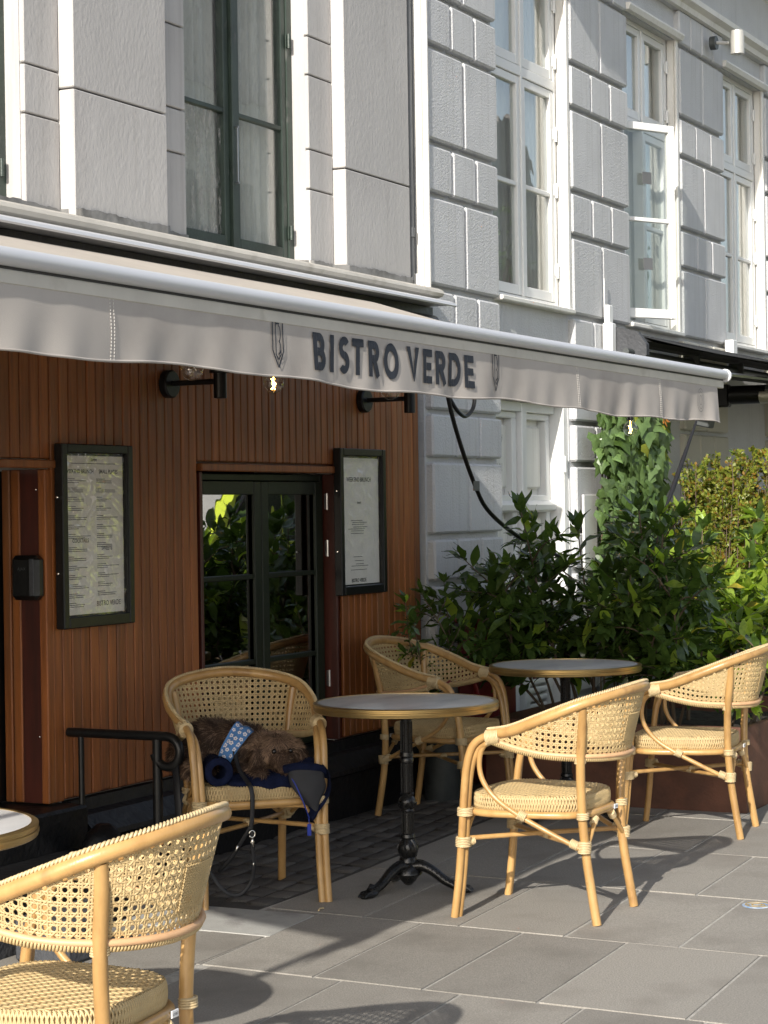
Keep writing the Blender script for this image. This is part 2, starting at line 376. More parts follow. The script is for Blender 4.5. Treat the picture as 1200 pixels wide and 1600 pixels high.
# pale granite strip, ribbed slab next to the basement stair
def slab_pts(c, m, z, name):
    cx = sum(p[0] for p in c)/4; cy = sum(p[1] for p in c)/4; q = MB()
    q.add([(x-cx, y-cy, -.03) for x, y in c]+[(x-cx, y-cy, 0) for x, y in c], [(4, 5, 6, 7)]+[(i, (i+1) % 4, (i+1) % 4+4, i+4) for i in range(4)])
    return put(name, q.mesh(name, m), pav, loc=(cx, cy, z))
slab_pts([(6.17, 3.66), (6.56, 3.70), (6.545, 4.30), (6.17, 4.30)], 'slab_light', .002, 'granite_slab')
slab_pts([(5.40, 3.66), (6.155, 3.68), (6.155, 4.30), (5.40, 4.30)], 'slab', .001, 'slab')
# cobbles
cob = MB().box(6.2, 11.9, 3.95, 4.8, -.02, -.0015).build('cobble_bed', 'sand'); tag(cob, kind='structure')
def sett_mesh(k):
    r = random.Random(k); q = MB(); n = 12; ring = []
    for i in range(n):
        a = 2*math.pi*(i+.5)/n; x = math.cos(a); y = math.sin(a); m_ = max(abs(x), abs(y)); x /= m_; y /= m_
        ring.append((x*(.95+r.uniform(-.09, .04)), y*(.95+r.uniform(-.09, .04))))
    lv = [(1, -.03), (1, .001), (.90, .010), (.55, .0145+r.uniform(-.002, .002))]
    vs = [(x*s_, y*s_, z+r.uniform(-.0015, .0015)) for s_, z in lv for x, y in ring]; vs.append((0, 0, .015))
    fs = [(l*n+i, l*n+(i+1) % n, (l+1)*n+(i+1) % n, (l+1)*n+i) for l in range(3) for i in range(n)]+[(3*n+i, 3*n+(i+1) % n, 4*n) for i in range(n)]
    q.add(vs, fs); return q.mesh('sett', 'sett', smooth='all')
setts = [sett_mesh(k) for k in range(7)]; ns = 0
for r_ in range(8):
    y = 4.00+.105*r_; x = 6.62+.06*(r_ % 2)+rs.uniform(-.02, .02)
    while x < 10.6 and ns < 295:
        wd = rs.uniform(.115, .17)
        if y+.056*(x-6.6) < 4.74 and not (x < 6.62 and y < 4.3):
            put('sett', setts[rs.randrange(7)], cob, loc=(x+wd/2, y+.056*(x-6.6), -.006+rs.uniform(-.004, .003)), rot=(rs.uniform(-.04, .04), rs.uniform(-.04, .04), .056+rs.uniform(-.07, .07)), scale=(wd/2*1.0, .0515, 1)); ns += 1
        x += wd
# litter: a small twig and a dry leaf on the slabs, sticker on the slab at the right edge
q = MB().tube([(0, 0, .004), (.02, .006, .007), (.045, .005, .004)], .0035, 6); tw = q.build('wood_chip', 'binding', smooth=True); tw.location = (6.63, 3.72, 0)
tag(tw, 'tiny pale wood chip lying by the cobbles near the dog chair', 'wood chip')
q = MB().lathe([(.0001, .003), (.055, .003), (.055, .0005)], n=32)
st = thing('floor_sticker', (7.36, 2.27, 0), 'round blue and gold sticker stuck on a paving slab', 'sticker', local=True)
put('disc', q.mesh('disc', 'sticker_blue'), st)
for k, (r1, r2) in enumerate(((.046, .041), (.033, .029), (.021, .016))):
    q = MB().lathe([(r2, .0032), (r2, .0042), (r1, .0042), (r1, .0032)], n=32, cap=False); put('ring', q.mesh('ring', 'gold'), st, loc=((.012, -.012, 0)[k]*.6, 0, 0))

# ================================================================== BISTRO BUILDING
bis = thing('bistro_building', (7.5, 4.83, 0), 'grey stucco building with cedar boarded ground floor behind the awning', 'building')
q = MB()
q.box(2, 9.70, 4.90, 5.4, 4.9, 6.2)
for a, b in ((2, 5.20), (6.47, 7.64), (8.742, 9.70)): q.box(a, b, 4.915, 5.3, 2.66, 4.9)
q.box(2, 9.72, 4.86, 5.3, 1.70, 2.655)
q.box(6.54, 7.60, 4.86, 5.3, .2, 1.70); q.box(8.85, 9.74, 4.86, 5.3, .2, 1.70); q.box(2, 5.3, 4.86, 5.3, 0, 1.7)
q.build('wall', 'stucco_warm', bis)
# rusticated strips (4.89 plane) and wide blocks (4.83 plane), each a stucco block
zs_strip = [2.665, 3.06, 3.255, 3.62, 3.81, 4.18, 4.37, 4.74, 4.93, 5.30]
zs_big = [2.665, 3.19, 4.36, 5.30]
for (a, b) in ((6.475, 6.70), (7.376, 7.63), (8.743, 8.98), (4.95, 5.19)):
    for z0, z1 in zip(zs_strip, zs_strip[1:]): blk('stucco_block', bis, a, b, 4.895, 4.95, z0+.004, z1-.004, 'stucco_warm', .004)
for (a, b) in ((6.703, 7.376), (8.984, 9.70), (4.2, 4.95)):
    for z0, z1 in zip(zs_big, zs_big[1:]): blk('stucco_block', bis, a+.001, b-.001, 4.825, 4.95, z0+.004, z1-.004, 'stucco_warm', .004)
# lead flashing strip with a crinkled lower edge and the moulded string course
rs = random.Random(5)
q = MB()
def fl(u, v): 
    x = 4.2+5.5*u; k = .003*math.sin(x*13)+.002*math.sin(x*57+1)+.0015*math.sin(x*140)
    y = 4.818 if (6.70 < x < 7.38 or x > 8.98 or x < 4.95) else (4.888 if not (7.63 < x < 8.74) else 4.972)
    return (x, y-.004-abs(k)*.8*(1-v), 2.655+v*(.055+k*1.2))
q.grid(fl, 260, 3); q.build('flashing', 'lead', bis, smooth='all')
q = MB().prism([(4.97, 2.662), (4.70, 2.650), (4.675, 2.638), (4.668, 2.622), (4.68, 2.606), (4.71, 2.60), (4.72, 2.585), (4.86, 2.585), (4.97, 2.585)], 'X', 2, 9.78); q.build('string_course', 'alu_cream', bis)
# green casement window upstairs
def casement(parent, X0, X1, Y, z0, z1, m, gl, zm, fw=.05, name='window', depth=.06, open_=None, hinge='steel'):
    """outer frame, centre mullion, two sashes with a muntin each; panes are sub-parts"""
    q = MB(); q.box(X0, X0+fw, Y, Y+depth+.04, z0, z1, .003); q.box(X1-fw, X1, Y, Y+depth+.04, z0, z1, .003); q.box(X0+fw+.0005, X1-fw-.0005, Y, Y+depth+.04, z1-fw, z1, .003); q.box(X0+fw+.0005, X1-fw-.0005, Y, Y+depth+.04, z0, z0+fw, .003)
    xm = (X0+X1)/2; q.box(xm-.022, xm+.022, Y-.012, Y+depth, z0+fw+.0005, z1-fw-.0005, .004)
    wdw = q.build(name, m, parent)
    for k, (a, b) in enumerate(((X0+fw+.004, xm-.026), (xm+.026, X1-fw-.004))):
        q = MB(); a0, a1, c0, c1 = a, b, z0+fw+.004, z1-fw-.004; sw = .042; y0 = Y+.006; y1 = Y+.05
        q.box(a0, a0+sw, y0, y1, c0, c1, .004); q.box(a1-sw, a1, y0, y1, c0, c1, .004); q.box(a0+sw+.0005, a1-sw-.0005, y0+.0015, y1, c1-sw, c1, .003); q.box(a0+sw+.0005, a1-sw-.0005, y0+.0015, y1, c0, c0+sw*1.2, .003)
        for zz in zm: q.box(a0+sw+.0005, a1-sw-.0005, y0+.004, y1-.01, zz-.011, zz+.011, .003)
        q.build('sash', m, wdw)
        zz_ = [c0+sw]+list(zm)+[c1-sw]
        for z_a, z_b in zip(zz_, zz_[1:]): MB().box(a0+sw-.006, a1-sw+.006, y0+.022, y0+.026, z_a-.0, z_b+.0).build('pane', gl if not (gl == 'glass_dirty' and k == 0 and z_a < zm[0]-.1) else 'glass_very_dirty', wdw)
    for zz in (z0+.18, z1-.2, (z0+z1)/2):
        for xx in (X1-fw*.5,): q = MB(); q.tube([(xx-.02, Y-.010, zz-.035), (xx-.02, Y-.010, zz+.035)], .008, 8); q.box(xx-.035, xx+.005, Y-.004, Y+.002, zz-.03, zz+.03); q.build('hinge', hinge, wdw, smooth=True)
    return wdw
wg = casement(bis, 7.62, 8.742, 4.985, 2.665, 4.9, 'frame_green', 'glass_dirty', (3.35, 4.05), fw=.05, hinge='frame_green')
q = MB(); q.tube([(8.18, 4.960, 3.02), (8.18, 4.960, 3.28)], .004, 6); q.tube([(8.18, 4.955, 3.02), (8.18, 4.975, 3.02)], .006, 6); q.tube([(8.18, 4.955, 3.28), (8.18, 4.975, 3.28)], .006, 6); q.build('latch_rod', 'steel', wg, smooth=True)
casement(bis, 5.20, 6.475, 4.985, 2.665, 4.9, 'frame_green', 'glass_dirty', (3.35, 4.05), hinge='frame_green')
def curtain(parent, xa, xb, Y, z0, z1, folds, amp=.02, seed=1, m='curtain'):
    r = random.Random(seed); ph = [r.uniform(0, 6.3) for _ in range(4)]
    q = MB(); q.grid(lambda u, v: (xa+(xb-xa)*u+.006*math.sin(v*4+ph[0]+u*9), Y+amp*(math.sin(u*folds*6.28+ph[1]+.5*math.sin(v*3))+.4*math.sin(u*folds*15+ph[2]))*(.6+.4*(1-v)), z0+(z1-z0)*v), int(folds*14), 6)
    return q.build('curtain', m, parent, smooth='all', recalc=False)
curtain(wg, 7.62, 8.14, 5.08, 2.68, 4.9, 6, .026, 1); curtain(wg, 8.16, 8.78, 5.08, 2.68, 4.9, 8, .026, 2)
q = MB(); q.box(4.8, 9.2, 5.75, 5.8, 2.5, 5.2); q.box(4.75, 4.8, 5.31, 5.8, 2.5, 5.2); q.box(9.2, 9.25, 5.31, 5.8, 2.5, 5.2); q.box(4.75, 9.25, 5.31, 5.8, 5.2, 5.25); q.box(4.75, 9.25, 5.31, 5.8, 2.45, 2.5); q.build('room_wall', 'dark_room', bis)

# ---- cedar cladding: every board a piece
clad = MB().box(6.54, 9.76, 4.845, 4.858, 1.705, 2.57).build('cladding', 'wood_dark', bis)
pitch = .0625; x = 5.2; nb = 0
while x < 9.74:
    a, b = x+.0027, x+pitch-.0027; c = (a+b)/2
    if c < 6.545: segs = [(1.705, 2.575)]
    elif 7.56 < c < 8.86: segs = [(1.712, 2.575)]
    else: segs = [(.365+rs.uniform(0, .004), 2.575)]
    if c > 6.56-.05 and c < 6.56: segs = [(.36, 2.575)]
    for z0, z1 in segs: blk('board', clad, a, b, 4.826+rs.uniform(-.0012, .0012), 4.843, round(z0, 3), z1, 'wood', .004)
    nb += 1; x += pitch
# filler strip behind side boards so the gaps read dark
MB().box(6.56, 7.60, 4.846, 4.857, .36, 1.70).build('backing', 'wood_dark', clad); MB().box(8.86, 9.74, 4.846, 4.857, .36, 1.70).build('backing', 'wood_dark', clad)
# door recess at the left: header, jamb with red panel, black door
door = MB().box(4.9, 6.50, 5.045, 5.16, .36, 1.66).build('door', 'black_paint', bis)
q = MB(); q.box(5.0, 5.06, 5.03, 5.044, .36, 1.62, .004); q.box(6.36, 6.44, 5.03, 5.044, .36, 1.62, .004); q.box(5.061, 6.359, 5.032, 5.043, .9, .96, .004); q.build('door_frame', 'black_paint', door)
q = MB(); q.box(5.0, 6.545, 4.814, 4.86, 1.668, 1.700, .004); q.build('door_header', 'wood', bis)
jb = MB().box(6.485, 6.54, 4.86, 5.04, .36, 1.665).build('door_jamb', 'wood_red', bis)
blk('jamb_board', jb, 6.474, 6.50, 4.998, 5.036, .36, 1.664, 'wood', .004); blk('jamb_board', jb, 6.478, 6.505, 4.953, 4.994, .36, 1.664, 'wood', .004); blk('jamb_board', jb, 6.476, 6.54, 4.826, 4.862, .36, 1.664, 'wood', .004)
for z in (.62, 1.585): MB().lathe([(.0001, .003), (.004, .002), (.005, 0)], (6.484, 4.875, z), 10, mtx=Matrix.Rotation(R(-90), 4, 'Y')).build('screw', 'chrome', jb, smooth='all')
# lower window (french casement) with wooden reveal
q = MB(); q.box(7.600, 8.86, 4.814, 4.86, 1.668, 1.702, .004); q.build('window_header', 'wood', bis)
q = MB(); q.box(8.838, 8.856, 4.828, 5.02, .36, 1.664, .003); q.build('window_reveal', 'wood_red', bis); MB().box(7.600, 7.622, 4.828, 5.02, .36, 1.664, .003).build('window_reveal', 'wood_red', bis)
def lower_window(X0, X1, Y, z0, z1):
    q = MB(); f = .03
    q.box(X0, X0+f, Y, Y+.07, z0, z1, .003); q.box(X1-f, X1, Y, Y+.07, z0, z1, .003); q.box(X0+f+.001, X1-f-.001, Y, Y+.07, z1-f, z1, .003); q.box(X0+f+.001, X1-f-.001, Y, Y+.07, z0, z0+f, .003)
    wdw = q.build('window', 'frame_olive', bis); xm = (X0+X1)/2-.005
    for a0, a1 in ((X0+f+.003, xm-.003), (xm+.003, X1-f-.003)):
        q = MB(); s_ = .062; c0, c1 = z0+f+.003, z1-f-.003; y0 = Y-.012
        q.box(a0, a0+s_, y0, y0+.05, c0, c1, .004); q.box(a1-s_, a1, y0, y0+.05, c0, c1, .004); q.box(a0+s_+.0005, a1-s_-.0005, y0+.0015, y0+.05, c1-s_, c1, .003); q.box(a0+s_+.0005, a1-s_-.0005, y0+.0015, y0+.05, c0, c0+s_*1.3, .003)
        q.box(a0+s_-.014, a0+s_+.0, y0+.012, y0+.04, c0+s_, c1-s_, .002); q.box(a1-s_, a1-s_+.014, y0+.012, y0+.04, c0+s_, c1-s_, .002)
        for zz in (1.185, .79): q.box(a0+s_+.0005, a1-s_-.0005, y0+.006, y0+.046, zz-.012, zz+.012, .004)
        q.build('sash', 'frame_olive', wdw)
        zz = [c0+s_*1.3, .79, 1.185, c1-s_]
        for za, zb in zip(zz, zz[1:]): MB().box(a0+s_-.005, a1-s_+.005, y0+.024, y0+.028, za, zb).build('pane', 'glass_door', wdw)
    for zz in (1.53, 1.30, .66): 
        q = MB(); q.tube([(X1+.004, Y-.022, zz-.04), (X1+.004, Y-.022, zz+.04)], .008, 8); q.box(X1, X1+.03, Y-.012, Y-.008, zz-.038, zz+.038); q.build('hinge', 'steel', wdw, smooth=True)
    return wdw
lower_window(7.624, 8.836, 4.90, .36, 1.66)
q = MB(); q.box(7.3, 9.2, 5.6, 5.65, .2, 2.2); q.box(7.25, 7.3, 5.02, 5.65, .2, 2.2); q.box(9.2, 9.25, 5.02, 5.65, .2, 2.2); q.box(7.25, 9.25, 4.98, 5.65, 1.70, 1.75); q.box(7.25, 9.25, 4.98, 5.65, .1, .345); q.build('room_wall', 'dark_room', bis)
# black plinth with sloping ledge
q = MB(); q.prism([(4.90, .355), (4.815, .355), (4.805, .31), (4.76, .30), (4.70, .235), (4.695, .215), (4.72, .20), (4.73, -.1), (4.90, -.1)], 'X', 6.60, 9.74); q.build('plinth', 'black_stone', bis)
# grey strip behind the drain pipes, upper part coloured for the gap's shade
q = MB(); q.box(9.745, 9.828, 4.875, 5.2, -.1, 2.58); q.box(9.703, 9.828, 4.856, 5.2, 2.6, 6.2); q.build('gap_strip', 'pipe_grey', bis)
dp = thing('drain_pipe', (9.80, 4.9, 0), 'grey drain pipe in the gap between the two house fronts', 'pipe')
MB().tube([(9.742, 4.846, 2.70), (9.742, 4.846, 6.2)], .020, 12).build('pipe', 'pipe_grey', dp, smooth=True)
MB().tube([(9.79, 4.848, 2.62), (9.79, 4.848, 6.2)], .012, 10).build('pipe', 'pipe_grey', dp, smooth=True)
MB().lathe([(.0, 0), (.026, 0), (.026, .05), (.0, .05)], (9.742, 4.846, 2.93), 14).build('collar', 'pipe_grey', dp, smooth=True)
MB().tube([(9.79, 4.84, 2.60), (9.79, 4.84, 2.74)], .018, 12).build('pipe_end', 'trim_white', dp, smooth=True)
MB().tube([(9.80, 4.865, -.0), (9.80, 4.865, 2.5)], .018, 10).build('pipe', 'pipe_grey', dp, smooth=True)

# ---- entrance: black stone steps, guard stone, low rail
es = thing('entrance_steps', (6.0, 4.7, 0), 'black painted stone steps under the dark doorway at left', 'steps')
q = MB().box(4.6, 6.59, 4.72, 5.15, -.1, .352, .012); q.build('step', 'black_stone', es)
q = MB().box(4.6, 6.45, 4.42, 4.715, -.1, .20, .012); q.build('step', 'black_stone', es)
q = MB(); q.box(4.6, 6.16, 4.305, 4.415, -.1, .09, .01); q.build('step', 'plinth_grey', es)
gs = MB(); gs.lathe([(.0, .0), (.10, 0), (.10, .04), (.09, .08), (.07, .115), (.04, .135), (0, .14)], n=14)
gs.v = [(x*(1+.08*math.sin(y*40+z*30)), y*(.8+.06*math.sin(x*35)), z*(1+.05*math.sin(x*50))) for x, y, z in gs.v]
o = gs.build('guard_stone', 'black_stone', smooth='all'); o.location = (6.50, 4.60, .15); tag(o, 'rounded black guard stone at the foot of the boarded wall', 'stone')
q = MB().box(5.48, 5.72, 4.02, 4.24, 0, .15, .012).build('stone_block', 'plinth_grey'); tag(q, 'low dark grey stone block behind the front left chair', 'stone block')
hr = thing('handrail', (6.57, 4.35, 0), 'low black iron handrail with curled end beside the doorway', 'handrail')
pts = [(6.57, 4.80, .632), (6.57, 4.60, .632), (6.57, 4.36, .632)]+[(6.57, 4.34-.058*math.sin(a), .574+.058*math.cos(a)) for a in [R(d) for d in range(0, 280, 20)]]
MB().tube(pts, .0185, 12).build('rail', 'black_metal', hr, smooth=True)
MB().tube([(6.57, 4.385, .62), (6.57, 4.385, 0)], .019, 12).build('post', 'black_metal', hr, smooth=True)
MB().tube([(6.57, 4.74, .62), (6.57, 4.74, .3)], .012, 10).build('post', 'black_metal', hr, smooth=True)

# ================================================================== WHITE BUILDING
wh = thing('white_building', (11.5, 4.83, 0), 'white stucco building with rusticated quoin blocks and tall white windows', 'building')
YF = 4.78; YB = 4.825
bays = [(9.83, 10.77), (11.87, 12.91), (13.95, 14.98), (16.03, 17.05), (18.1, 19.4)]
opens = [(10.77, 11.87), (12.91, 13.95), (14.98, 16.03), (17.05, 18.1)]
q = MB()
for a, b in bays: q.box(a, b, YB, 5.4, -.1, 5.02)
for k, (a, b) in enumerate(opens):
    q.box(a, b, YB, 5.4, 4.80, 5.02); q.box(a, b, YB+.001, 5.4, 2.12, 2.70)
    if k > 0: q.box(a, b, YB, 5.4, -.1, 2.12)
q.box(9.83, 24, YB-.04, 5.4, 5.02, 7.0); q.box(19.4, 24, YB, 5.4, -.1, 5.02)
q.build('wall', 'stucco_white', wh)
zr = [(2.69, 3.16, 2), (3.19, 3.44, 3), (3.47, 3.96, 2), (3.99, 4.24, 3), (4.27, 4.75, 2), (4.78, 5.02, 4)]
zl = [(-.02, .30, 2), (.33, .57, 3), (.60, 1.07, 2), (1.10, 1.32, 3), (1.35, 1.735, 2), (1.765, 1.995, 3), (2.02, 2.44, 2), (2.47, 2.66, 3)]
rs = random.Random(11)
for bi, (a, b) in enumerate(bays):
    rows = zr+(zl if bi < 2 else zl[3:])
    if bi == 1: rows = zr+[r for r in zl]
    for (z0, z1, n) in rows:
        wd = (b-a-.02)/n
        for k in range(n):
            x0 = a+.01+wd*k+.009; x1 = a+.01+wd*(k+1)-.009
            blk('stucco_block', wh, x0, x1, YF+rs.uniform(-.001, .001), YB+.02, z0+.002, z1-.002, 'stucco_white' if bi < 2 or z0 > 2.6 else 'beige_wall', .011)
# lit jamb mouldings on the right of each opening, string under cornice, cornice
for a, b in opens:
    q = MB(); q.box(b-.001-.03, b+.012, YF+.012, YF+.03, 2.69, 4.80, .004); q.box(b-.02, b+.004, YF+.034, 4.87, 2.70, 4.80, .004); q.build('jamb_moulding', 'trim_white', wh)
    q = MB(); q.prism([(4.80, 4.795), (4.76, 4.795), (4.745, 4.825), (4.75, 4.84), (4.80, 4.84)], 'X', a-.03, b+.03); q.build('lintel_moulding', 'trim_white', wh)
    q = MB().box(a-.01, b+.01, 4.765, 4.99, 2.682, 2.712, .006); q.build('window_sill', 'trim_white', wh)
q = MB().box(9.80, 9.83, 4.80, 4.93, 2.52, 6, .004); q.box(9.82, 9.838, 4.772, 4.80, 2.5, 5.0, .003); q.build('corner_moulding', 'trim_white', wh)
q = MB().prism([(4.80, 5.02), (4.755, 5.025), (4.745, 5.06), (4.70, 5.08), (4.695, 5.115), (4.785, 5.13)], 'X', 9.83, 24); q.build('string_moulding', 'trim_white', wh)
q = MB().prism([(4.79, 5.52), (4.74, 5.54), (4.72, 5.60), (4.60, 5.66), (4.42, 5.70), (4.40, 5.80), (4.36, 5.86), (4.36, 5.95), (4.79, 6.0)], 'X', 9.83, 24); q.build('cornice', 'trim_white', wh)
def sash_part(q, a, b, y0, z0, z1, s_, mun=()):
    q.box(a, a+s_, y0, y0+.045, z0, z1, .004); q.box(b-s_, b, y0, y0+.045, z0, z1, .004); q.box(a+s_+.0005, b-s_-.0005, y0+.0015, y0+.045, z1-s_, z1, .003); q.box(a+s_+.0005, b-s_-.0005, y0+.0015, y0+.045, z0, z0+s_*1.25, .003)
    for zz in mun: q.box(a+s_+.0005, b-s_-.0005, y0+.006, y0+.04, zz-.014, zz+.014, .004)
for wi, (a, b) in enumerate(opens):
    y = 4.872; q = MB(); f = .035; xm = (a+b)/2-.01; zt = 4.10
    q.box(a, a+f, y, y+.08, 2.712, 4.80, .003); q.box(b-f-.02, b-.02, y, y+.08, 2.712, 4.80, .003); q.box(a+f, b-f-.02, y, y+.08, 4.765, 4.80, .003); q.box(a+f, b-f-.02, y, y+.08, 2.713, 2.75, .003)
    q.box(a+f, b-f-.02, y-.004, y+.08, zt-.03, zt+.03, .004); q.box(xm-.014, xm+.014, y-.006, y+.07, 2.75, 4.765, .004)
    wdw = q.build('window', 'white_paint', wh)
    for k, (c, d) in enumerate(((a+f+.004, xm-.016), (xm+.016, b-f-.024))):
        q = MB(); sash_part(q, c, d, y+.002, zt+.034, 4.762, .048); q.build('sash', 'white_paint', wdw)
        MB().box(c+.044, d-.044, y+.024, y+.028, zt+.08, 4.72).build('pane', 'glass_upper', wdw)
        if wi == 1 and k == 0: continue
        q = MB(); sash_part(q, c, d, y+.002, 2.755, zt-.034, .048, (3.42,)); q.build('sash', 'white_paint', wdw)
        for za, zb in ((2.80, 3.41), (3.43, zt-.08)): MB().box(c+.044, d-.044, y+.024, y+.028, za, zb).build('pane', 'glass_upper', wdw)
    for zz in (2.95, 3.45, 3.8, 4.25, 4.6): q = MB(); q.tube([(b-.05, y-.012, zz-.045), (b-.05, y-.012, zz+.045)], .009, 8); q.box(b-.075, b-.022, y-.006, y-.001, zz-.03, zz+.03); q.build('hinge', 'white_paint', wdw, smooth=True)
    curtain(wdw, a-.02, xm+.10, 4.99, 2.72, 4.8, 6, .018, 20+wi); curtain(wdw, xm+.12, b+.02, 4.99, 2.72, 4.8, 5, .025, 30+wi)
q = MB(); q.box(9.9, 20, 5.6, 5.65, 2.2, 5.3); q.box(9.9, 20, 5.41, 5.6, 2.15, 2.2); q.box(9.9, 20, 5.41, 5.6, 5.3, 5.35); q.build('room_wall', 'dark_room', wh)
# open casement of the second window, hinged on its left jamb and swung out towards the street
hx, hy = 12.95, 4.90
mt = Matrix.Translation((hx, hy, 0)) @ Matrix.Rotation(R(-28), 4, 'Z')
q = MB(); sash_part(q, 0, .50, -.045, 2.755, 4.075, .05, (3.42,)); q.v = [tuple(mt @ Vector(p)) for p in q.v]
oc = q.build('open_casement', 'white_paint', wh)
for za, zb in ((2.81, 3.41), (3.43, 4.03)):
    q = MB().box(.045, .455, -.024, -.020, za, zb); q.v = [tuple(mt @ Vector(p)) for p in q.v]; q.build('pane', 'glass_upper', oc)
for zz in (3.12, 3.70):
    q = MB().box(.20, .28, -.052, -.048, zz-.04, zz+.04); q.v = [tuple(mt @ Vector(p)) for p in q.v]; q.build('sticker', 'pipe_grey', oc)
# white panelled double door with louvres below, in the first bay opening
dr = MB().box(10.775, 11.865, 4.98, 5.03, -.02, 2.12).build('door', 'trim_white', wh)
q = MB(); q.box(10.77, 10.83, 4.880, 4.980, 0, 2.12, .004); q.box(11.80, 11.869, 4.830, 4.980, 0, 2.12, .004); q.box(11.285, 11.355, 4.885, 4.980, 0, 2.12, .006); q.box(10.83, 11.80, 4.890, 4.980, 2.06, 2.12, .004); q.build('door_frame', 'white_paint', dr)
for (a, b) in ((10.85, 11.275), (11.365, 11.79)):
    q = MB()
    for (z0, z1) in ((0.02, .17), (.98, 1.05), (1.46, 1.56), (2.02, 2.06)): q.box(a, b, 4.920, 4.980, z0, z1, .006)
    for (u0, u1) in ((a, a+.06), (b-.06, b)): q.box(u0, u1, 4.921, 4.980, .17, 2.02, .004)
    q.prism([(4.925, 1.455), (4.885, 1.47), (4.880, 1.50), (4.905, 1.52), (4.925, 1.53)], 'X', a-.005, b+.005)
    q.prism([(4.925, 1.03), (4.895, 1.04), (4.895, 1.06), (4.925, 1.07)], 'X', a-.005, b+.005)
    q.build('door_leaf', 'white_paint', dr)
    for (z0, z1) in ((1.60, 1.98), (1.09, 1.42)): blk('door_panel', dr, a+.09, b-.09, 4.945, 4.990, z0, z1, 'trim_white', .012)
    for k in range(15):
        z = .20+.05*k; blk('louvre_slat', dr, a+.062, b-.062, 4.930, 4.975, z, z+.034, 'white_paint', .009)
for z in (1.75, 1.1, .4): q = MB().tube([(11.80, 4.825, z-.05), (11.80, 4.825, z+.05)], .011, 8); q.build('hinge', 'white_paint', dr, smooth=True)
# pencil scrawl on the door panel
strokes = ["B", "O", "Y", "U", "T", "G", "I", "N"]; pos = [(0, 2), (1, 2), (2, 2), (.4, 1), (1.4, 1), (0, 0), (1, 0), (1.8, 0)]
q = MB()
for chx, (px, pz) in zip(strokes, pos):
    vs, fs = text_mesh(chx, .075, -.0012, .75); q.add([(10.98+px*.06+x_+.012*math.sin(z_*60), 4.9415, 1.70+pz*.085+z_) for x_, z_ in vs], fs)
q.build('scrawl', 'pipe_grey', dr, recalc=False)
# small white boxes and thin cable on the facade; silver wall lamp
eb = thing('junction_box', (12.36, 4.76, 2.4), 'white junction box with cable beside the black awning end cap', 'junction box')
MB().box(12.33, 12.40, 4.70, 4.768, 2.42, 2.66, .006).build('box', 'white_paint', eb); MB().box(12.36, 12.43, 4.73, 4.768, 2.66, 2.78, .006).build('box', 'white_paint', eb)
MB().tube([(12.36, 4.763, 2.70), (12.36, 4.763, 2.95)], .0035, 6).build('cable', 'white_paint', eb, smooth=True)
o = MB().box(14.86, 14.96, 4.70, 4.768, 2.60, 2.72, .006).build('junction_box', 'white_paint'); tag(o, 'white plastic box under the third window sill', 'junction box')
wl = thing('spot_lamp', (14.55, 4.74, 4.9), 'silver cylinder spot lamp high on the white facade', 'lamp')
MB().lathe([(0, .0), (.05, .0), (.05, .045), (0, .045)], (14.55, 4.74, 4.885), 20, 'Y').build('base', 'zinc', wl, smooth=True)
MB().tube([(14.55, 4.70, 4.885), (14.60, 4.62, 4.885)], .013, 8).build('arm', 'lamp_silver', wl, smooth=True)
q = MB(); q.tube([(14.62, 4.56, 4.97), (14.62, 4.56, 4.80)], .05, 22); q.build('cylinder_shade', 'lamp_silver', wl, smooth=True)
# ================================================================== AWNING
YV = 2.850
XA0, XA1 = 2.15, 8.80
aw = thing('awning', (5.5, 4.6, 2.5), 'long taupe awning lettered BISTRO VERDE above the boarded front', 'awning')
def sag(x): return .012*math.sin((x-2.2)*.9)
q = MB()
def cf(u, v):
    x = XA0+(XA1-XA0)*u; y = 2.862+(4.60-2.862)*v
    z = 2.086+(2.497-2.086)*v-.035*math.sin(math.pi*v)+.010*math.sin(x*2.1+1.5*math.sin(x))*math.sin(math.pi*min(1, v*1.6))+.008*math.sin(x*5.3+v*3)*math.sin(math.pi*v)
    return x, y, z
q.grid(cf, 120, 16); q.build('canopy', 'canopy', aw, smooth='all', recalc=False)
q = MB(); q.tube([(1.3, 2.846, 2.068), (8.86, 2.846, 2.068)], .0215, 24)
q.build('front_bar', 'alu', aw, smooth=True)
q = MB(); q.box(XA0, 8.85, 2.8465, 2.867, 2.006, 2.040, .003); q.build('fabric_rail', 'alu_cream', aw)
q = MB(); q.box(XA0, 8.85, 2.85, 2.87, 2.0402, 2.050); q.build('slot', 'black_paint', aw)
q = MB(); q.lathe([(0, 0), (.026, 0), (.030, .003), (.030, .014), (.020, .017), (0, .017)], (8.86, 2.846, 2.064), 20, 'X'); q.build('end_cap', 'alu', aw, smooth=True)
def vy(x, z):
    d = (2.03-z)/.18; d = max(0, d)
    e = 1+.9*max(0, (x-6.9))/2
    return YV-.001-(.0058*e*d*(math.sin(x*8.2+1.3*math.sin(x*2.1))+.6*math.sin(x*19.+2*math.sin(x*3.3)+d*1.2)+.35*math.sin(x*37+d*2))*(.35+.65*d))-.002*d*e
def vbot(x): return 1.857+.006*math.sin(x*3.1)+.004*math.sin(x*9)-.014*(x-3.7)/5
q = MB()
q.grid(lambda u, v: ((XA0+.02)+(8.74-XA0)*u, vy((XA0+.02)+(8.74-XA0)*u, vbot(XA0+(8.74-XA0)*u)+(2.03-vbot(XA0+(8.74-XA0)*u))*v), vbot(XA0+(8.74-XA0)*u)+(2.03-vbot(XA0+(8.74-XA0)*u))*v), 620, 16)
va = q.build('valance', 'fabric', aw, smooth='all', recalc=False)
q = MB(); xs = [XA0+.02+(8.74-XA0)*i/500 for i in range(501)]
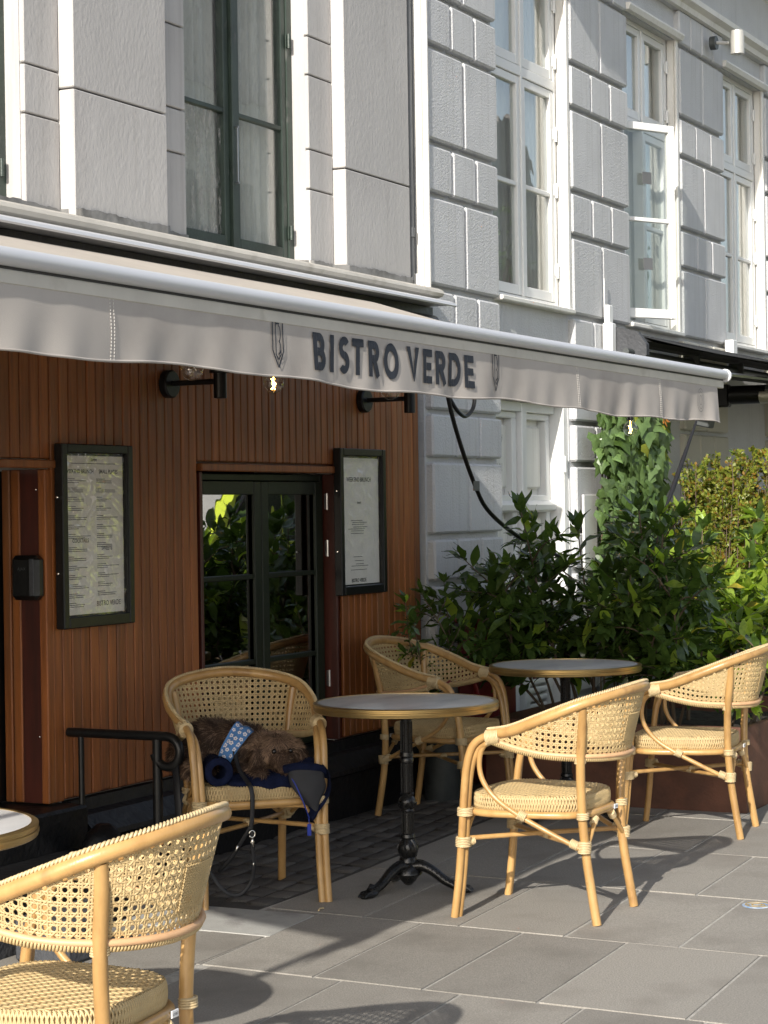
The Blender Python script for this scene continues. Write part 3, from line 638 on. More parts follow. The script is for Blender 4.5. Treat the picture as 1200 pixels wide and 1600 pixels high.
q.tube([(x, vy(x, vbot(x))-.0005, vbot(x)+.003) for x in xs], .0035, 5); q.build('hem', 'fabric', va, smooth='all')
for xx in (4.10, 7.10, 8.0):
    q = MB()
    for dx in (-.007, .007):
        k = 0; z = vbot(xx)+.004
        while z < 2.02:
            q.tube([(xx+dx+.002*math.sin(z*40), vy(xx, z)-.0016, z), (xx+dx+.002*math.sin(z*40), vy(xx, z+.005)-.0016, z+.005)], .0008, 4); z += .0085
    q.build('seam', 'stitch', va)
def drape(q, vs, fs, x0, z0, off=.004):
    q.add([(x0+x_, vy(x0+x_, z0+z_)-off, z0+z_) for x_, z_ in vs], fs)
# lettering: stroke-built sans capitals
def seg(p, q_, w_): 
    d = Vector((q_[0]-p[0], q_[1]-p[1])); n = Vector((-d.y, d.x)).normalized()*w_/2; k = 6
    vs = []; 
    for i in range(k+1):
        c = Vector(p)+d*i/k; vs += [tuple(c+n), tuple(c-n)]
    return vs, [(2*i, 2*i+1, 2*i+3, 2*i+2) for i in range(k)]
def arc(c, rx, rz, a0, a1, w_, n=22):
    vs = []
    for i in range(n+1):
        a = R(a0+(a1-a0)*i/n); 
        vs += [(c[0]+(rx+w_/2)*math.cos(a), c[1]+(rz+w_/2)*math.sin(a)), (c[0]+(rx-w_/2)*math.cos(a), c[1]+(rz-w_/2)*math.sin(a))]
    return vs, [(2*i, 2*i+1, 2*i+3, 2*i+2) for i in range(n)]
def glyph(ch, W, Hh, t):
    h = Hh; o = []; e = t*.5
    if ch == 'I': o = [seg((e, 0), (e, h), t)]
    elif ch == 'T': o = [seg((0, h-e), (W, h-e), t), seg((W/2, 0), (W/2, h-t), t)]
    elif ch == 'V':
        k = t*1.12; o = [(((0, h), (k, h), (W/2, k*1.0), (W/2, 0), (W/2-k*.12, 0)), [(0, 1, 2, 3, 4)]), (((W, h), (W-k, h), (W/2, k*1.0), (W/2, 0), (W/2+k*.12, 0)), [(0, 1, 2, 3, 4)])]
    elif ch == 'E': o = [seg((e, 0), (e, h), t), seg((t, h-e), (W, h-e), t), seg((t, h/2), (W*.92, h/2), t), seg((t, e), (W, e), t)]
    elif ch == 'O': o = [arc((W/2, h/2), W/2-e, h/2-e+.001, 0, 360, t, 36)]
    elif ch == 'D': o = [seg((e, 0), (e, h), t), seg((t, h-e), (W*.45, h-e), t), seg((t, e), (W*.45, e), t), arc((W*.45, h/2), W*.55-e, h/2-e, -90, 90, t)]
    elif ch in 'BR':
        r1 = h*.25; o = [seg((e, 0), (e, h), t), seg((t, h-e), (W*.5, h-e), t), seg((t, h*.5), (W*.5, h*.5), t), arc((W*.5, h*.75-e*.5), W*.42-e, h*.25-e*.5, -90, 90, t)]
        if ch == 'B': o += [seg((t, e), (W*.52, e), t), arc((W*.52, h*.25+e*.5), W*.48-e, h*.25-e*.5, -90, 90, t)]
        else: o += [seg((W*.45, h*.5), (W-e*1.1, 0), t*1.05)]
    elif ch == 'S':
        r_ = h*.25; a = arc((W/2, h-r_-e*.45), W/2-e, r_-e*.5, 35, 270, t); b = arc((W/2, r_+e*.45), W/2-e, r_-e*.5, 90, -145, t); o = [a, b]
    return o
q = MB(); Hl = .108; tl = .0235
base = 1.888; slope = -.0027
for ch, xa, xb in (('B', 5.084, 5.157), ('I', 5.189, 5.215), ('S', 5.243, 5.309), ('T', 5.325, 5.396), ('R', 5.424, 5.499), ('O', 5.526, 5.619), ('V', 5.678, 5.767), ('E', 5.796, 5.862), ('R', 5.887, 5.963), ('D', 5.985, 6.075), ('E', 6.102, 6.172)):
    if ch == 'V': q.build('lettering', 'ink', va, recalc=False); q = MB()
    for k, (vs, fs) in enumerate(glyph(ch, xb-xa, Hl, tl)): drape(q, vs, fs, xa, base-.004*(xa-5.08), .004+.0002*k)
q.build('lettering', 'ink', va, recalc=False)
for cx in (4.887, 6.353):
    q = MB(); t = .0056; hw = .0275; z0 = 1.884; top = .124
    parts = [seg((-hw, .045), (-hw, top), t), seg((hw, .045), (hw, top), t), seg((-hw, .046), (0, 0), t), seg((hw, .046), (0, 0), t),
             seg((-.012, .035), (-.012, top), t*.8), seg((.0, .035), (.012, .045), t*.8), seg((-.012, .035), (0, .022), t*.8), seg((.012, .035), (0, .022), t*.8),
             seg((-.012, top-.003), (.008, top-.003), t*.8), arc((.002, .094), .010, .022, -90, 90, t*.8, 10), arc((.002, .055), .010, .017, -90, 90, t*.8, 10), seg((.012, .035), (.012, .05), t*.8)]
    for k, (vs, fs) in enumerate(parts): drape(q, vs, fs, cx, z0, .004+.00015*k)
    q.build('emblem', 'ink', va, recalc=False)
q = MB()                                        # pale round maker's mark at the right end of the valance
for r_ in (.05, .036, .02): drape(q, *arc((0, 0), r_*.8, r_, 0, 360, .002, 30), 8.52, 1.94, .004)
q.build('maker_mark', 'pipe_grey', va, recalc=False)
# cassette, wall rail, arms
q = MB(); q.prism([(4.79, 2.575), (4.60, 2.572), (4.565, 2.558), (4.56, 2.545), (4.565, 2.538), (4.60, 2.548), (4.79, 2.552)], 'X', 1.5, 9.70); q.build('cassette_cover', 'alu', aw)
MB().tube([(1.8, 4.66, 2.46), (9.62, 4.66, 2.46)], .035, 16).build('roller_tube', 'black_paint', aw, smooth=True)
MB().box(1.8, 9.7, 4.70, 4.79, 2.40, 2.545).build('wall_rail', 'black_paint', aw)
for x0, s_ in ((3.3, -1), (8.0, -1)):
    q = MB(); q.tube([(x0, 4.62, 2.36), (x0+.75*s_*-1*.0+.55, 3.75, 2.20), (x0+.02, 2.90, 2.03)], .024, 10); q.lathe([(0, -.03), (.04, -.03), (.04, .03), (0, .03)], (x0+.55, 3.75, 2.20), 14); q.build('folding_arm', 'alu_cream', aw, smooth=True)
MB().prism([(-.0, -.0), (.22, .0), (.26, .02), (.22, .04), (0, .04)], 'Y', -.03, .03).build('arm_bracket', 'alu_cream', aw).location = (6.72, 3.92, 2.012)
# crank rod hanging near the right end
q = MB(); q.tube([(10.72, 3.6, 1.96), (10.45, 3.6, 1.71), (10.30, 3.6, 1.575), (10.16, 3.6, 1.45)], [.006, .013, .014, .005], 8)
o = q.build('tie_strap', 'strap_black', smooth=True); tag(o, 'slanting black strap hanging from the right end of the awning', 'strap')

# ================================================================== FESTOON BULBS, WALL LAMPS, CABLES
rsb = random.Random(2)
def bulb(x, y, z, label, lit):
    t = thing('light_bulb', (x, y, z), label, 'bulb', 'bulbs strung under the awning', local=True)
    q = MB(); q.lathe([(.0, -.040), (.012, -.0385), (.026, -.031), (.037, -.016), (.040, 0), (.037, .014), (.028, .028), (.017, .038), (.014, .046)], n=24); put('globe', q.mesh('globe', 'bulb_glass', smooth='all'), t)
    q = MB(); q.lathe([(.0, .044), (.0155, .044), (.0165, .060), (.0155, .075), (.010, .080), (0, .08)], n=16); put('socket', q.mesh('socket', 'black_metal', smooth=True), t)
    q = MB()
    for a in (0, 1.05, 2.1): q.tube([(.010*math.cos(a), .010*math.sin(a), -.024), (-.009*math.cos(a), -.009*math.sin(a), -.004), (.010*math.cos(a+.5), .010*math.sin(a+.5), .016)], .0018, 5)
    q.tube([(0, 0, .045), (0, 0, .0)], .0015, 5); put('filament', q.mesh('filament', 'filament' if lit else 'brass'), t)
    return t
bulb(6.10, 3.9, 1.990, 'clear glass bulb half hidden by the awning above the left wall lamp', False)
bulb(6.665, 3.9, 1.970, 'round glass bulb glowing below the first shield emblem', True)
bulb(7.63, 3.9, 1.985, 'glass bulb peeping under the valance beside the right wall lamp', False)
bulb(10.483, 3.9, 1.904, 'round bulb with orange filament hanging in front of the ivy', True)
fc = thing('festoon_cable', (8, 3.9, 2.06), 'black cable carrying the string of bulbs under the awning', 'cable')
MB().tube(smooth_path([(4.5, 3.9, 2.12), (5.3, 3.9, 2.075), (6.10, 3.9, 2.07), (6.665, 3.9, 2.05), (7.63, 3.9, 2.065), (9.0, 3.9, 2.03), (10.483, 3.9, 1.984), (12.2, 4.3, 2.1)], 8), .005, 6).build('cable', 'black_metal', fc, smooth=True)
def wall_lamp(x, z, label):
    t = thing('wall_lamp', (x, 4.82, z), label, 'wall lamp', 'black wall lamps on the boarded wall')
    q = MB(); q.lathe([(0, .0), (.060, .0), (.060, .028), (.054, .034), (0, .034)], (x, 4.823, z), 32, 'Y'); q.build('wall_plate', 'black_metal', t, smooth=True)
    q = MB(); q.tube([(x, 4.80, z+.002), (x, 4.58, z+.002)], .012, 12); q.build('arm', 'black_metal', t, smooth=True)
    q = MB(); q.lathe([(0, -.07), (.024, -.07), (.028, -.068), (.028, .035), (.045, .037), (.045, .060), (.026, .062), (0, .062)], (x, 4.555, z), 28); q.build('shade', 'black_metal', t, smooth=True)
wall_lamp(7.34, 2.035, 'black wall lamp at left above the larger menu board')
wall_lamp(9.12, 2.035, 'black wall lamp at right above the smaller menu board')
o = MB().tube(smooth_path([(9.50, 4.52, 2.06), (9.56, 4.5, 1.99), (9.66, 4.5, 1.965), (9.76, 4.5, 2.02), (9.78, 4.5, 2.15), (9.78, 4.5, 2.3)], 8), .011, 8).build('looped_cable', 'black_metal', smooth=True)
tag(o, 'thick black cable looping beside the right wall lamp', 'cable')
cb = thing('hanging_cable', (9.5, 4.4, 1.6), 'black cable with a grey tag hanging diagonally down to the laurels', 'cable')
MB().tube(smooth_path([(9.18, 4.4, 2.25), (9.24, 4.4, 2.045), (9.35, 4.4, 1.85), (9.545, 4.4, 1.605), (9.73, 4.4, 1.46), (10.177, 4.4, 1.306), (10.5, 4.3, 1.2)], 8), .0115, 8).build('cable', 'black_metal', cb, smooth=True)
MB().box(9.50, 9.57, 4.385, 4.389, 1.575, 1.625).build('tag', 'pipe_grey', cb)
kp = thing('key_box', (6.485, 4.90, 1.24), 'black rounded key box mounted on the red door jamb', 'key box')
q = MB(); q.box(6.425, 6.484, 4.832, 4.966, 1.155, 1.330, .018); q.build('housing', 'black_paint', kp)
q = MB(); q.box(6.420, 6.4265, 4.846, 4.868, 1.172, 1.318, .003); q.build('cover_slider', 'plinth_grey', kp)
vs, fs = text_mesh('AJAX', .016, 0, 1, space=1.1); q = MB(); q.add([(6.4238, 4.905-x_, 1.272+z_) for x_, z_ in vs], fs); q.build('lettering', 'pipe_grey', kp, recalc=False)

# ================================================================== MENU BOARDS
def menu(name, x0, x1, z0, z1, label, items):
    t = thing(name, ((x0+x1)/2, 4.82, z0), label, 'menu board'); f = .036; y0 = 4.780
    q = MB(); q.box(x0, x0+f, y0, 4.822, z0, z1, .004); q.box(x1-f, x1, y0, 4.822, z0, z1, .004); q.box(x0+f+.0005, x1-f-.0005, y0+.0008, 4.822, z1-f, z1, .004); q.box(x0+f+.0005, x1-f-.0005, y0+.0008, 4.822, z0, z0+f*1.25, .004)
    for a, b in ((x0+f-.004, x0+f+.006), (x1-f-.006, x1-f+.004)): q.box(a, b, y0+.006, 4.812, z0+f, z1-f, .002)
    fr = q.build('frame', 'black_metal', t); MB().box(x0+f, x1-f, 4.812, 4.818, z0+f, z1-f).build('backing', 'black_paint', t)
    pa = MB().box(x0+f+.012, x1-f-.006, 4.806, 4.809, z0+f*1.25+.006, z1-f-.01).build('paper', 'paper', t)
    q = MB()
    for body, fx, fz, size in items:
        cx = x0+f+(x1-x0-2*f)*fx; cz = z0+f*1.25+(z1-z0-2.2*f)*fz
        if body is None: q.box(cx-size/2, cx+size/2, 4.8045, 4.806, cz-.0012, cz+.0012)
        else:
            vs, fs = text_mesh(body, size, .0004, .92); q.add([(cx+x_, 4.8052, cz+z_) for x_, z_ in vs], fs)
    q.build('print', 'print', pa, recalc=False)
    q = MB(); q.grid(lambda u, v: (x0+f+(x1-x0-2*f)*u, 4.796+.0022*math.sin(u*14+3*math.sin(v*11))*math.sin(v*17+u*5)+.0015*math.sin(v*60+u*22), z0+f*1.25+(z1-z0-2.25*f)*v), 30, 70); q.build('film', 'plastic_film', t, smooth='all', recalc=False)
    for z in (z0+.30*(z1-z0), z0+.71*(z1-z0)): MB().lathe([(0, .0), (.006, .0), (.006, .012), (0, .014)], (x0-.001, 4.80, z), 10, mtx=Matrix.Rotation(R(-90), 4, 'Y')).build('lock', 'chrome', t, smooth=True)
rm = random.Random(9); L1 = [('Bistro', .5, .95, .020), (None, .5, .935, .30), ('WEEKEND BRUNCH', .27, .875, .0225), ('SMALL PLATES', .74, .875, .0225), ('COCKTAILS', .27, .45, .0225), ('SWEETS', .70, .40, .0225), ('BISTRO VERDE', .72, .055, .028)]
for cxx, spans in ((.24, ((.84, .50), (.42, .06))), (.70, ((.84, .44), (.37, .12)))):
    for a, b in spans:
        z = a
        while z > b:
            for body_len in (rm.uniform(.03, .06), rm.uniform(.10, .15), rm.uniform(.06, .14)):
                L1.append((None, cxx-.16+body_len/.42/2*1.0, z, body_len)); z -= .0115
            z -= .022
menu('menu_board', 6.53, 7.018, 1.037, 1.765, 'large black framed menu board with crinkled film, left of the window', L1)
L2 = [('WEEKEND BRUNCH', .48, .80, .031), ('BISTRO VERDE', .45, .025, .026), ('brunch', .48, .63, .016)]
for z in (.50, .485, .47, .45, .435, .42, .40, .22, .19, .165, .15, .12): L2.append((None, rm.uniform(.4, .5), z, rm.uniform(.08, .20)))
menu('menu_board', 8.805, 9.292, 1.066, 1.791, 'smaller looking menu board headed WEEKEND BRUNCH, right of the window', L2)

# ================================================================== SECOND AWNING (black) with what hangs under it
a2 = thing('black_awning', (15, 4.7, 2.5), 'black awning with curved end cap on the white building', 'awning')
q = MB(); q.grid(lambda u, v: (12.62+9.5*u, 4.60-1.05*v, 2.585-.24*v-.02*math.sin(math.pi*v)), 40, 6); q.build('canopy', 'awning_black', a2, smooth='all', recalc=False)
q = MB(); q.prism([(4.78, 2.62), (4.70, 2.64), (4.56, 2.60), (4.50, 2.52), (4.50, 2.45), (4.56, 2.38), (4.68, 2.35), (4.78, 2.37)], 'X', 12.41, 12.46); q.build('end_cap', 'plinth_grey', a2)
q = MB(); q.prism([(4.78, 2.60), (4.62, 2.60), (4.55, 2.55), (4.60, 2.53), (4.78, 2.55)], 'X', 12.46, 22); q.build('cassette', 'awning_black', a2)
MB().box(12.3, 22, 3.54, 3.58, 2.30, 2.35, .008).build('front_bar', 'awning_black', a2)
MB().tube([(12.3, 4.60, 2.47), (22, 4.60, 2.47)], .022, 10).build('roller_tube', 'zinc', a2, smooth=True)
for x in (13.6, 14.6, 15.9, 17.4): MB().box(x, x+.03, 4.55, 4.66, 2.42, 2.52, .004).build('bracket', 'zinc', a2)
for x in (13.2, 16.4): MB().tube([(x, 4.66, 2.40), (x+.5, 4.1, 2.33), (x, 3.60, 2.31)], .02, 8).build('folding_arm', 'plinth_grey', a2, smooth=True)
MB().tube([(11.25, 4.0, 2.29), (16, 3.72, 2.32)], .012, 8).build('steel_rod', 'steel', a2, smooth=True)
ht = thing('patio_heater', (14.0, 4.3, 2.25), 'black tubular patio heater with grille under the black awning', 'heater')
q = MB(); q.tube([(13.9, 4.42, 2.25), (13.9, 4.16, 2.25)], .065, 20); q.build('housing', 'black_metal', ht, smooth=True)
q = MB(); q.tube([(13.88, 4.20, 2.235), (13.88, 4.13, 2.235)], .052, 20); q.build('grille', 'grille', ht, smooth=True)
MB().box(13.9, 13.98, 4.44, 4.56, 2.17, 2.33, .01).build('bracket', 'black_metal', ht)
sp = thing('loudspeaker', (14, 4.58, 2.1), 'small grey loudspeaker angled on the beige wall by the strap', 'speaker')
q = MB(); q.box(-.06, .06, -.05, .05, -.08, .08, .008, mtx=Matrix.Translation((13.6, 4.50, 2.10)) @ Matrix.Rotation(R(14), 4, 'X')); q.build('box', 'zinc', sp)
# ================================================================== RATTAN CHAIRS
def resample(pts, n):
    P = smooth_path(pts, 12); d = [0]
    for a, b in zip(P, P[1:]): d.append(d[-1]+(b-a).length)
    out = []; j = 0
    for i in range(n+1):
        s_ = d[-1]*i/n
        while j < len(d)-2 and d[j+1] < s_: j += 1
        t = (s_-d[j])/max(1e-9, d[j+1]-d[j]); out.append(P[j].lerp(P[j+1], min(1, max(0, t))))
    return out, d[-1]
def wrap(q, p, axis, r, length, wr=.0022, turns=None, ry=None):
    """binding: cord wound round a joint"""
    p = Vector(p); ax = Vector(axis).normalized(); x = ax.orthogonal().normalized(); y = ax.cross(x)
    turns = turns or max(3, int(length/.0055)); n = turns*12; pts = []
    for i in range(n+1):
        a = 2*math.pi*i/12; k = 1+.02*math.sin(i*1.7)
        pts.append(p+ax*(-length/2+length*i/n)+x*math.cos(a)*r*k+y*math.sin(a)*r*k*(ry or 1))
    q.tube(pts, wr*1.35, 5)
    q.tube([p-ax*(length/2), p+ax*(length/2)], r*.985, 10)
def mir(pts): return [(-x, y, z) for x, y, z in pts]
TOP = [(-.262, .115, .672), (-.274, .02, .690), (-.288, -.10, .735), (-.262, -.235, .788), (-.165, -.326, .820), (0, -.368, .836)]
TOP = TOP+[(-x, y, z) for x, y, z in reversed(TOP[:-1])]
LOW = [(-.262, .10, .650), (-.262, .01, .625), (-.252, -.10, .605), (-.205, -.215, .597), (-.11, -.285, .592), (0, -.305, .590)]
LOW = LOW+[(-x, y, z) for x, y, z in reversed(LOW[:-1])]
NT = 240
TP, _l = resample(TOP, NT); LP, _l2 = resample(LOW, NT); WID = (_l+_l2)/2
def surf(u, h):
    """point of the back panel: u along the hoop 0..WID, h metres above the lower rim"""
    a = max(0, min(NT-1e-6, u/WID*NT)); i = int(a); f = a-i
    t = TP[i].lerp(TP[i+1], f); l = LP[i].lerp(LP[i+1], f); d = t-l; H = max(d.length, 1e-6)
    return l+d*(h/H), H, d/H
def surf_n(u, h):
    p0, _, d = surf(u, h); p1, _, _ = surf(min(WID, u+.004), h); pm, _, _ = surf(max(0, u-.004), h)
    n = (p1-pm).cross(d); 
    return n.normalized() if n.length > 1e-9 else Vector((0, 1, 0))
def weave_back():
    q = MB(); P_ = .0225; rw = .0026
    def run(fn, t0, t1, step, phase, amp):
        cur = []; k = 0; t = t0
        while t <= t1+1e-9:
            u, h = fn(t); ok = 0 < u < WID
            if ok:
                p, H, d = surf(u, h); ok = 0 <= h <= H-.004
            if ok: 
                n = surf_n(u, h); cur.append((p+n*amp*(1 if (k+phase) % 2 else -1), n))
            if (not ok or t+step > t1) and cur:
                if len(cur) > 1: q.tube([c[0] for c in cur], rw, 5, up=[c[1] for c in cur], flat=.55, cap=False)
                cur = []
            k += 1; t += step
    H0 = .30; nu = int(WID/P_)+1; nh = int(H0/P_)+1
    for i in range(nu+1):
        for s_ in (-.0034, .0034): run(lambda t, i=i, s_=s_: (i*P_+s_, t), -.0, H0, P_/2, i+(s_ > 0), .0009)
    for j in range(nh+1):
        for s_ in (-.0034, .0034): run(lambda t, j=j, s_=s_: (t, j*P_+s_), 0, WID, P_/2, j+(s_ > 0), .0009)
    for sg in (1, -1):
        for i in range(-nh-2, nu+nh+2):
            run(lambda t, i=i, sg=sg: (i*P_+P_/2+sg*t, t), 0, H0, P_/2, i+(sg > 0), .0014)
    # denser woven rectangle in the lower middle of the panel (a patch behind the cane)
    c = WID/2
    for i in range(-9, 10): 
        pts = []; 
        for k in range(25): p, H, d = surf(c+i*.0062, .055+k*.0042); pts.append(p-surf_n(c+i*.0062, .1)*.004*-1)
        q.tube(pts, .0021, 4, flat=.6, cap=False)
    for k in range(0, 17):
        pts = []
        for i in range(-24, 25): u = c+i*.0025; p, H, d = surf(u, .055+k*.0062); pts.append(p+surf_n(u, .1)*(.004+.0014*math.sin(i*1.27+k*3.14)))
        q.tube(pts, .0021, 4, flat=.6, cap=False)
    return q
def seat_out(a, g=0.):                       # rounded trapezoid outline of the seat, angle a
    n = 3.6; c, s_ = math.cos(a), math.sin(a); k = (abs(c)**n+abs(s_)**n)**(-1/n)
    y = .222*k*s_; x = (.222+.03*(y/.22))*k*c
    return x*(1+g), y*(1+g)+.012
def inside(x, y, m=1.):
    y2 = (y-.012)/.222; x2 = x/(.222+.03*y2); return abs(x2/m)**3.6+abs(y2/m)**3.6 < 1
def seat_meshes():
    q = MB(); zt = .447; P_ = .0105
    def top(x, y): return zt+.010*(1-min(1, (x/.23)**2))*(1-min(1, ((y-.01)/.23)**2))
    n = 23
    for ax in (0, 1):
        for i in range(-n*1, n+1):
            cur = []
            for j in range(-n*2, n*2+1):
                a, b = i*P_, j*P_/2+.0; x, y = (a, b+.012) if ax == 0 else (b, a+.012)
                if inside(x, y, .985):
                    jj = j/2; ph = ((i+(jj if ax == 0 else jj)) % 4); up = math.sin((i+j/2+(2 if ax else 0))*math.pi/2*1.0)
                    cur.append((x, y, top(x, y)+.0016*up))
                elif cur: break
            if len(cur) > 2: q.tube(cur, .0046, 5, up=(0, 0, 1), flat=.5, cap=False)
    m = 150                                        # wrapped edge: slanting cords over the rim
    for i in range(m):
        for tw in (1, -1):
            pts = []
            for k in range(7):
                th = math.pi*(.5-k/6); a = 2*math.pi*(i+tw*2.0*(k/6-.5)+.25*tw)/m; x, y = seat_out(a, .004+.028*math.cos(th)-.02)
                pts.append((x, y, .4215+.0265*math.sin(th)+(0.001*tw)))
            q.tube(pts, .0034, 4, cap=False)
    b = MB(); ring = [seat_out(2*math.pi*i/48, -.012) for i in range(48)]
    b.prism([(x, y) for x, y in ring], 'Z', .398, .4455)
    return q, b
def make_chair_meshes():
    D = {}
    rp = .0143
    leg1 = [(.250, .268, 0), (.247, .250, .14), (.246, .236, .30), (.250, .222, .46), (.254, .208, .56), (.257, .182, .628), (.261, .135, .662), (.263, .09, .672)]
    leg2 = [(.226, .262, 0), (.223, .244, .14), (.222, .230, .30), (.227, .216, .46), (.232, .200, .55), (.237, .170, .612), (.246, .125, .643), (.253, .085, .650)]
    for s_, nm in ((1, 'r'), (-1, 'l')):
        f = (lambda p: p) if s_ == 1 else mir
        q = MB(); q.tube(smooth_path(f(leg1), 5), rp, 12); q.tube(smooth_path(f(leg2), 5), rp*.97, 12); D['front'+nm] = q.mesh('leg', 'rattan', smooth=True)
        rear = [(.192, -.262, 0), (.190, -.245, .10), (.188, -.226, .22), (.190, -.216, .32), (.197, -.212, .42), (.215, -.217, .58), (.232, -.232, .70), (.245, -.238, .775)]
        q = MB(); q.tube(smooth_path(f(rear), 5), .0166, 12); D['rear'+nm] = q.mesh('leg', 'rattan', smooth=True)
        loop = [(.252, .095, .652), (.247, .125, .645), (.240, .158, .605), (.236, .166, .545), (.236, .148, .49), (.236, .10, .435), (.238, .02, .385), (.232, -.09, .330), (.212, -.205, .272)]
        q = MB(); q.tube(smooth_path(f(loop), 6), .0098, 10); D['loop'+nm] = q.mesh('arm_loop', 'rattan', smooth=True)
    q = MB(); q.tube(smooth_path(TOP, 8), .0182, 14); D['rail'] = q.mesh('back_rail', 'rattan', smooth=True)
    # braided cord lying on top of the rail and cord coiled round the lower rim
    q = MB(); n = 620; path, ln = resample(TOP, n)
    for ph in (0, math.pi):
        pts = []
        for i in range(n+1):
            t = (path[min(n, i+1)]-path[max(0, i-1)]).normalized(); sd = t.cross(Vector((0, 0, 1))).normalized(); up = sd.cross(t)
            a = i*.42*ln/1.0*1.25+ph; pts.append(path[i]+up*.0192-sd*.004*(-1)+sd*math.cos(a)*.0048+up*math.sin(a)*.0034)
        q.tube(pts, .0036, 5)
    D['braid'] = q.mesh('braid', 'binding', smooth='all')
    q = MB(); n = 1500; path, ln = resample(LOW, n); pts = []
    q.tube(path[::12], .0095, 8)
    for i in range(n+1):
        t = (path[min(n, i+1)]-path[max(0, i-1)]).normalized(); sd = t.cross(Vector((0, 0, 1))).normalized(); up = sd.cross(t)
        a = i*.62; pts.append(path[i]+sd*math.cos(a)*.0105+up*(math.sin(a)*.0105-.004))
    q.tube(pts, .0034, 5); D['lowrim'] = q.mesh('lower_rim', 'cane', smooth='all')
    q = MB(); path, ln = resample([(x*1.02, y-(.009 if abs(x) < .24 else 0), z+.004) for x, y, z in LOW], 90)
    q.tube(path, .0095, 8, up=(0, 0, 1), flat=.9); D['band'] = q.mesh('rim_band', 'band', smooth='all')
    D['back'] = weave_back().mesh('backrest', 'cane', smooth='all', recalc=False)
    a, b = seat_meshes(); D['seat'] = a.mesh('seat', 'cane', smooth='all', recalc=False); D['base'] = b.mesh('seat_base', 'cane')
    q = MB(); q.tube([(seat_out(2*math.pi*i/56, .03)[0], seat_out(2*math.pi*i/56, .03)[1], .383) for i in range(57)], .0135, 12); D['ring'] = q.mesh('seat_frame', 'rattan', smooth=True)
    q = MB(); q.tube([(.225, .230, .272), (0, .0, .272), (-.195, -.215, .275)], .0092, 10); D['st1'] = q.mesh('stretcher', 'rattan', smooth=True)
    q = MB(); q.tube([(-.225, .230, .286), (0, .0, .288), (.195, -.215, .288)], .0092, 10); D['st2'] = q.mesh('stretcher', 'rattan', smooth=True)
    q = MB(); q.tube(smooth_path([(.196, -.226, .262), (.11, -.222, .335), (.06, -.215, .372), (-.06, -.215, .372), (-.11, -.222, .335), (-.196, -.226, .262)], 6), .0085, 10); D['rb'] = q.mesh('rear_brace', 'rattan', smooth=True)
    q = MB(); q.tube(smooth_path([(.222, .228, .29), (.185, .225, .345), (.14, .222, .366), (-.14, .222, .366), (-.185, .225, .345), (-.222, .228, .29)], 6), .0072, 8); D['fb'] = q.mesh('front_brace', 'rattan', smooth=True)
    q = MB(); WR = []
    def wrap(q_, *a, _w=globals()['wrap'], **k):
        qq = MB(); _w(qq, *a, **k); WR.append(qq.mesh('binding', 'binding', smooth='all'))
    D['bind'] = WR
    for s_ in (1, -1):
        wrap(q, (s_*.262, .098, .664), (s_*.02, -1, .18), .0268, .052, ry=1.0)
        wrap(q, (s_*.236, .226, .385), (0, -.05, 1), .0275, .030); wrap(q, (s_*.235, .235, .275), (0, -.05, 1), .0272, .036)
        wrap(q, (s_*.215, .212, .275), (-s_*.7, -.7, 0), .0125, .022)
        wrap(q, (s_*.197, -.216, .385), (0, 0, 1), .0205, .024); wrap(q, (s_*.200, -.222, .275), (0, -.05, 1), .0225, .040)
        wrap(q, (s_*.208, -.213, .585), (0, 0, 1), .0195, .022); wrap(q, (s_*.238, .0, .380), (0, -1, -.45), .0165, .030)
        wrap(q, (s_*.215, -.190, .285), (0, 1, .4), .0150, .030)
        wrap(q, (s_*.09, -.218, .355), (s_*.6, 0, -.5), .0125, .03)
    wrap(q, (0, 0, .28), (1, 1, 0), .0135, .03)
    q.tube(smooth_path([(.285, .10, .655), (.292, .075, .640), (.294, .085, .615)], 4), .0018, 5)
    D['tail'] = q.mesh('binding', 'binding', smooth='all')
    q = MB(); q.box(-.015, .015, -.002, .002, -.0085, .0085, .001); D['tag'] = q.mesh('maker_tag', 'tag_white')
    q = MB(); vs, fs = text_mesh('LOBO', .0085, .0001, 1, space=1.1); q.add([(x_, -.0026, z_-.003) for x_, z_ in vs], fs); D['tagtxt'] = q.mesh('lettering', 'print', recalc=False)
    return D
DC = make_chair_meshes()
CH_ORDER = [('leg', 'frontr'), ('leg', 'frontl'), ('leg', 'rearr'), ('leg', 'rearl'), ('arm_loop', 'loopr'), ('arm_loop', 'loopl'), ('back_rail', 'rail'), ('lower_rim', 'lowrim'), ('rim_band', 'band'), ('backrest', 'back'),
            ('seat', 'seat'), ('seat_frame', 'ring'), ('stretcher', 'st1'), ('stretcher', 'st2'), ('rear_brace', 'rb'), ('front_brace', 'fb'), ('binding', 'tail')]
def make_chair(x, y, deg, label):
    t = thing('rattan_armchair', (x, y, 0), label, 'chair', 'rattan bistro armchairs', rz=R(deg-90), local=True)
    for nm, k in CH_ORDER:
        o = put(nm, DC[k], t)
        if nm == 'binding':
            for me in DC['bind']: put('binding', me, t)
        if nm == 'back_rail': put('braid', DC['braid'], o)
        if nm == 'seat': put('seat_base', DC['base'], o)
        if nm == 'seat_frame':
            tg = put('maker_tag', DC['tag'], o, loc=(.10, -.2305, .383), rot=(0, 0, R(-4))); put('lettering', DC['tagtxt'], t, loc=(.10, -.2305, .383), rot=(0, 0, R(-4)))
    return t
chair_dog = make_chair(6.83, 4.14, 223.5, 'rattan armchair facing the viewer with the sleeping dog on its seat')
make_chair(9.00, 4.34, 267, 'rattan armchair in the shade against the boarded wall, behind the middle table')
make_chair(6.985, 2.945, 90.5, 'sunlit rattan armchair standing alone on the slabs right of the middle table')
make_chair(8.95, 3.065, 97, 'sunlit rattan armchair at right in front of the rusty planter')
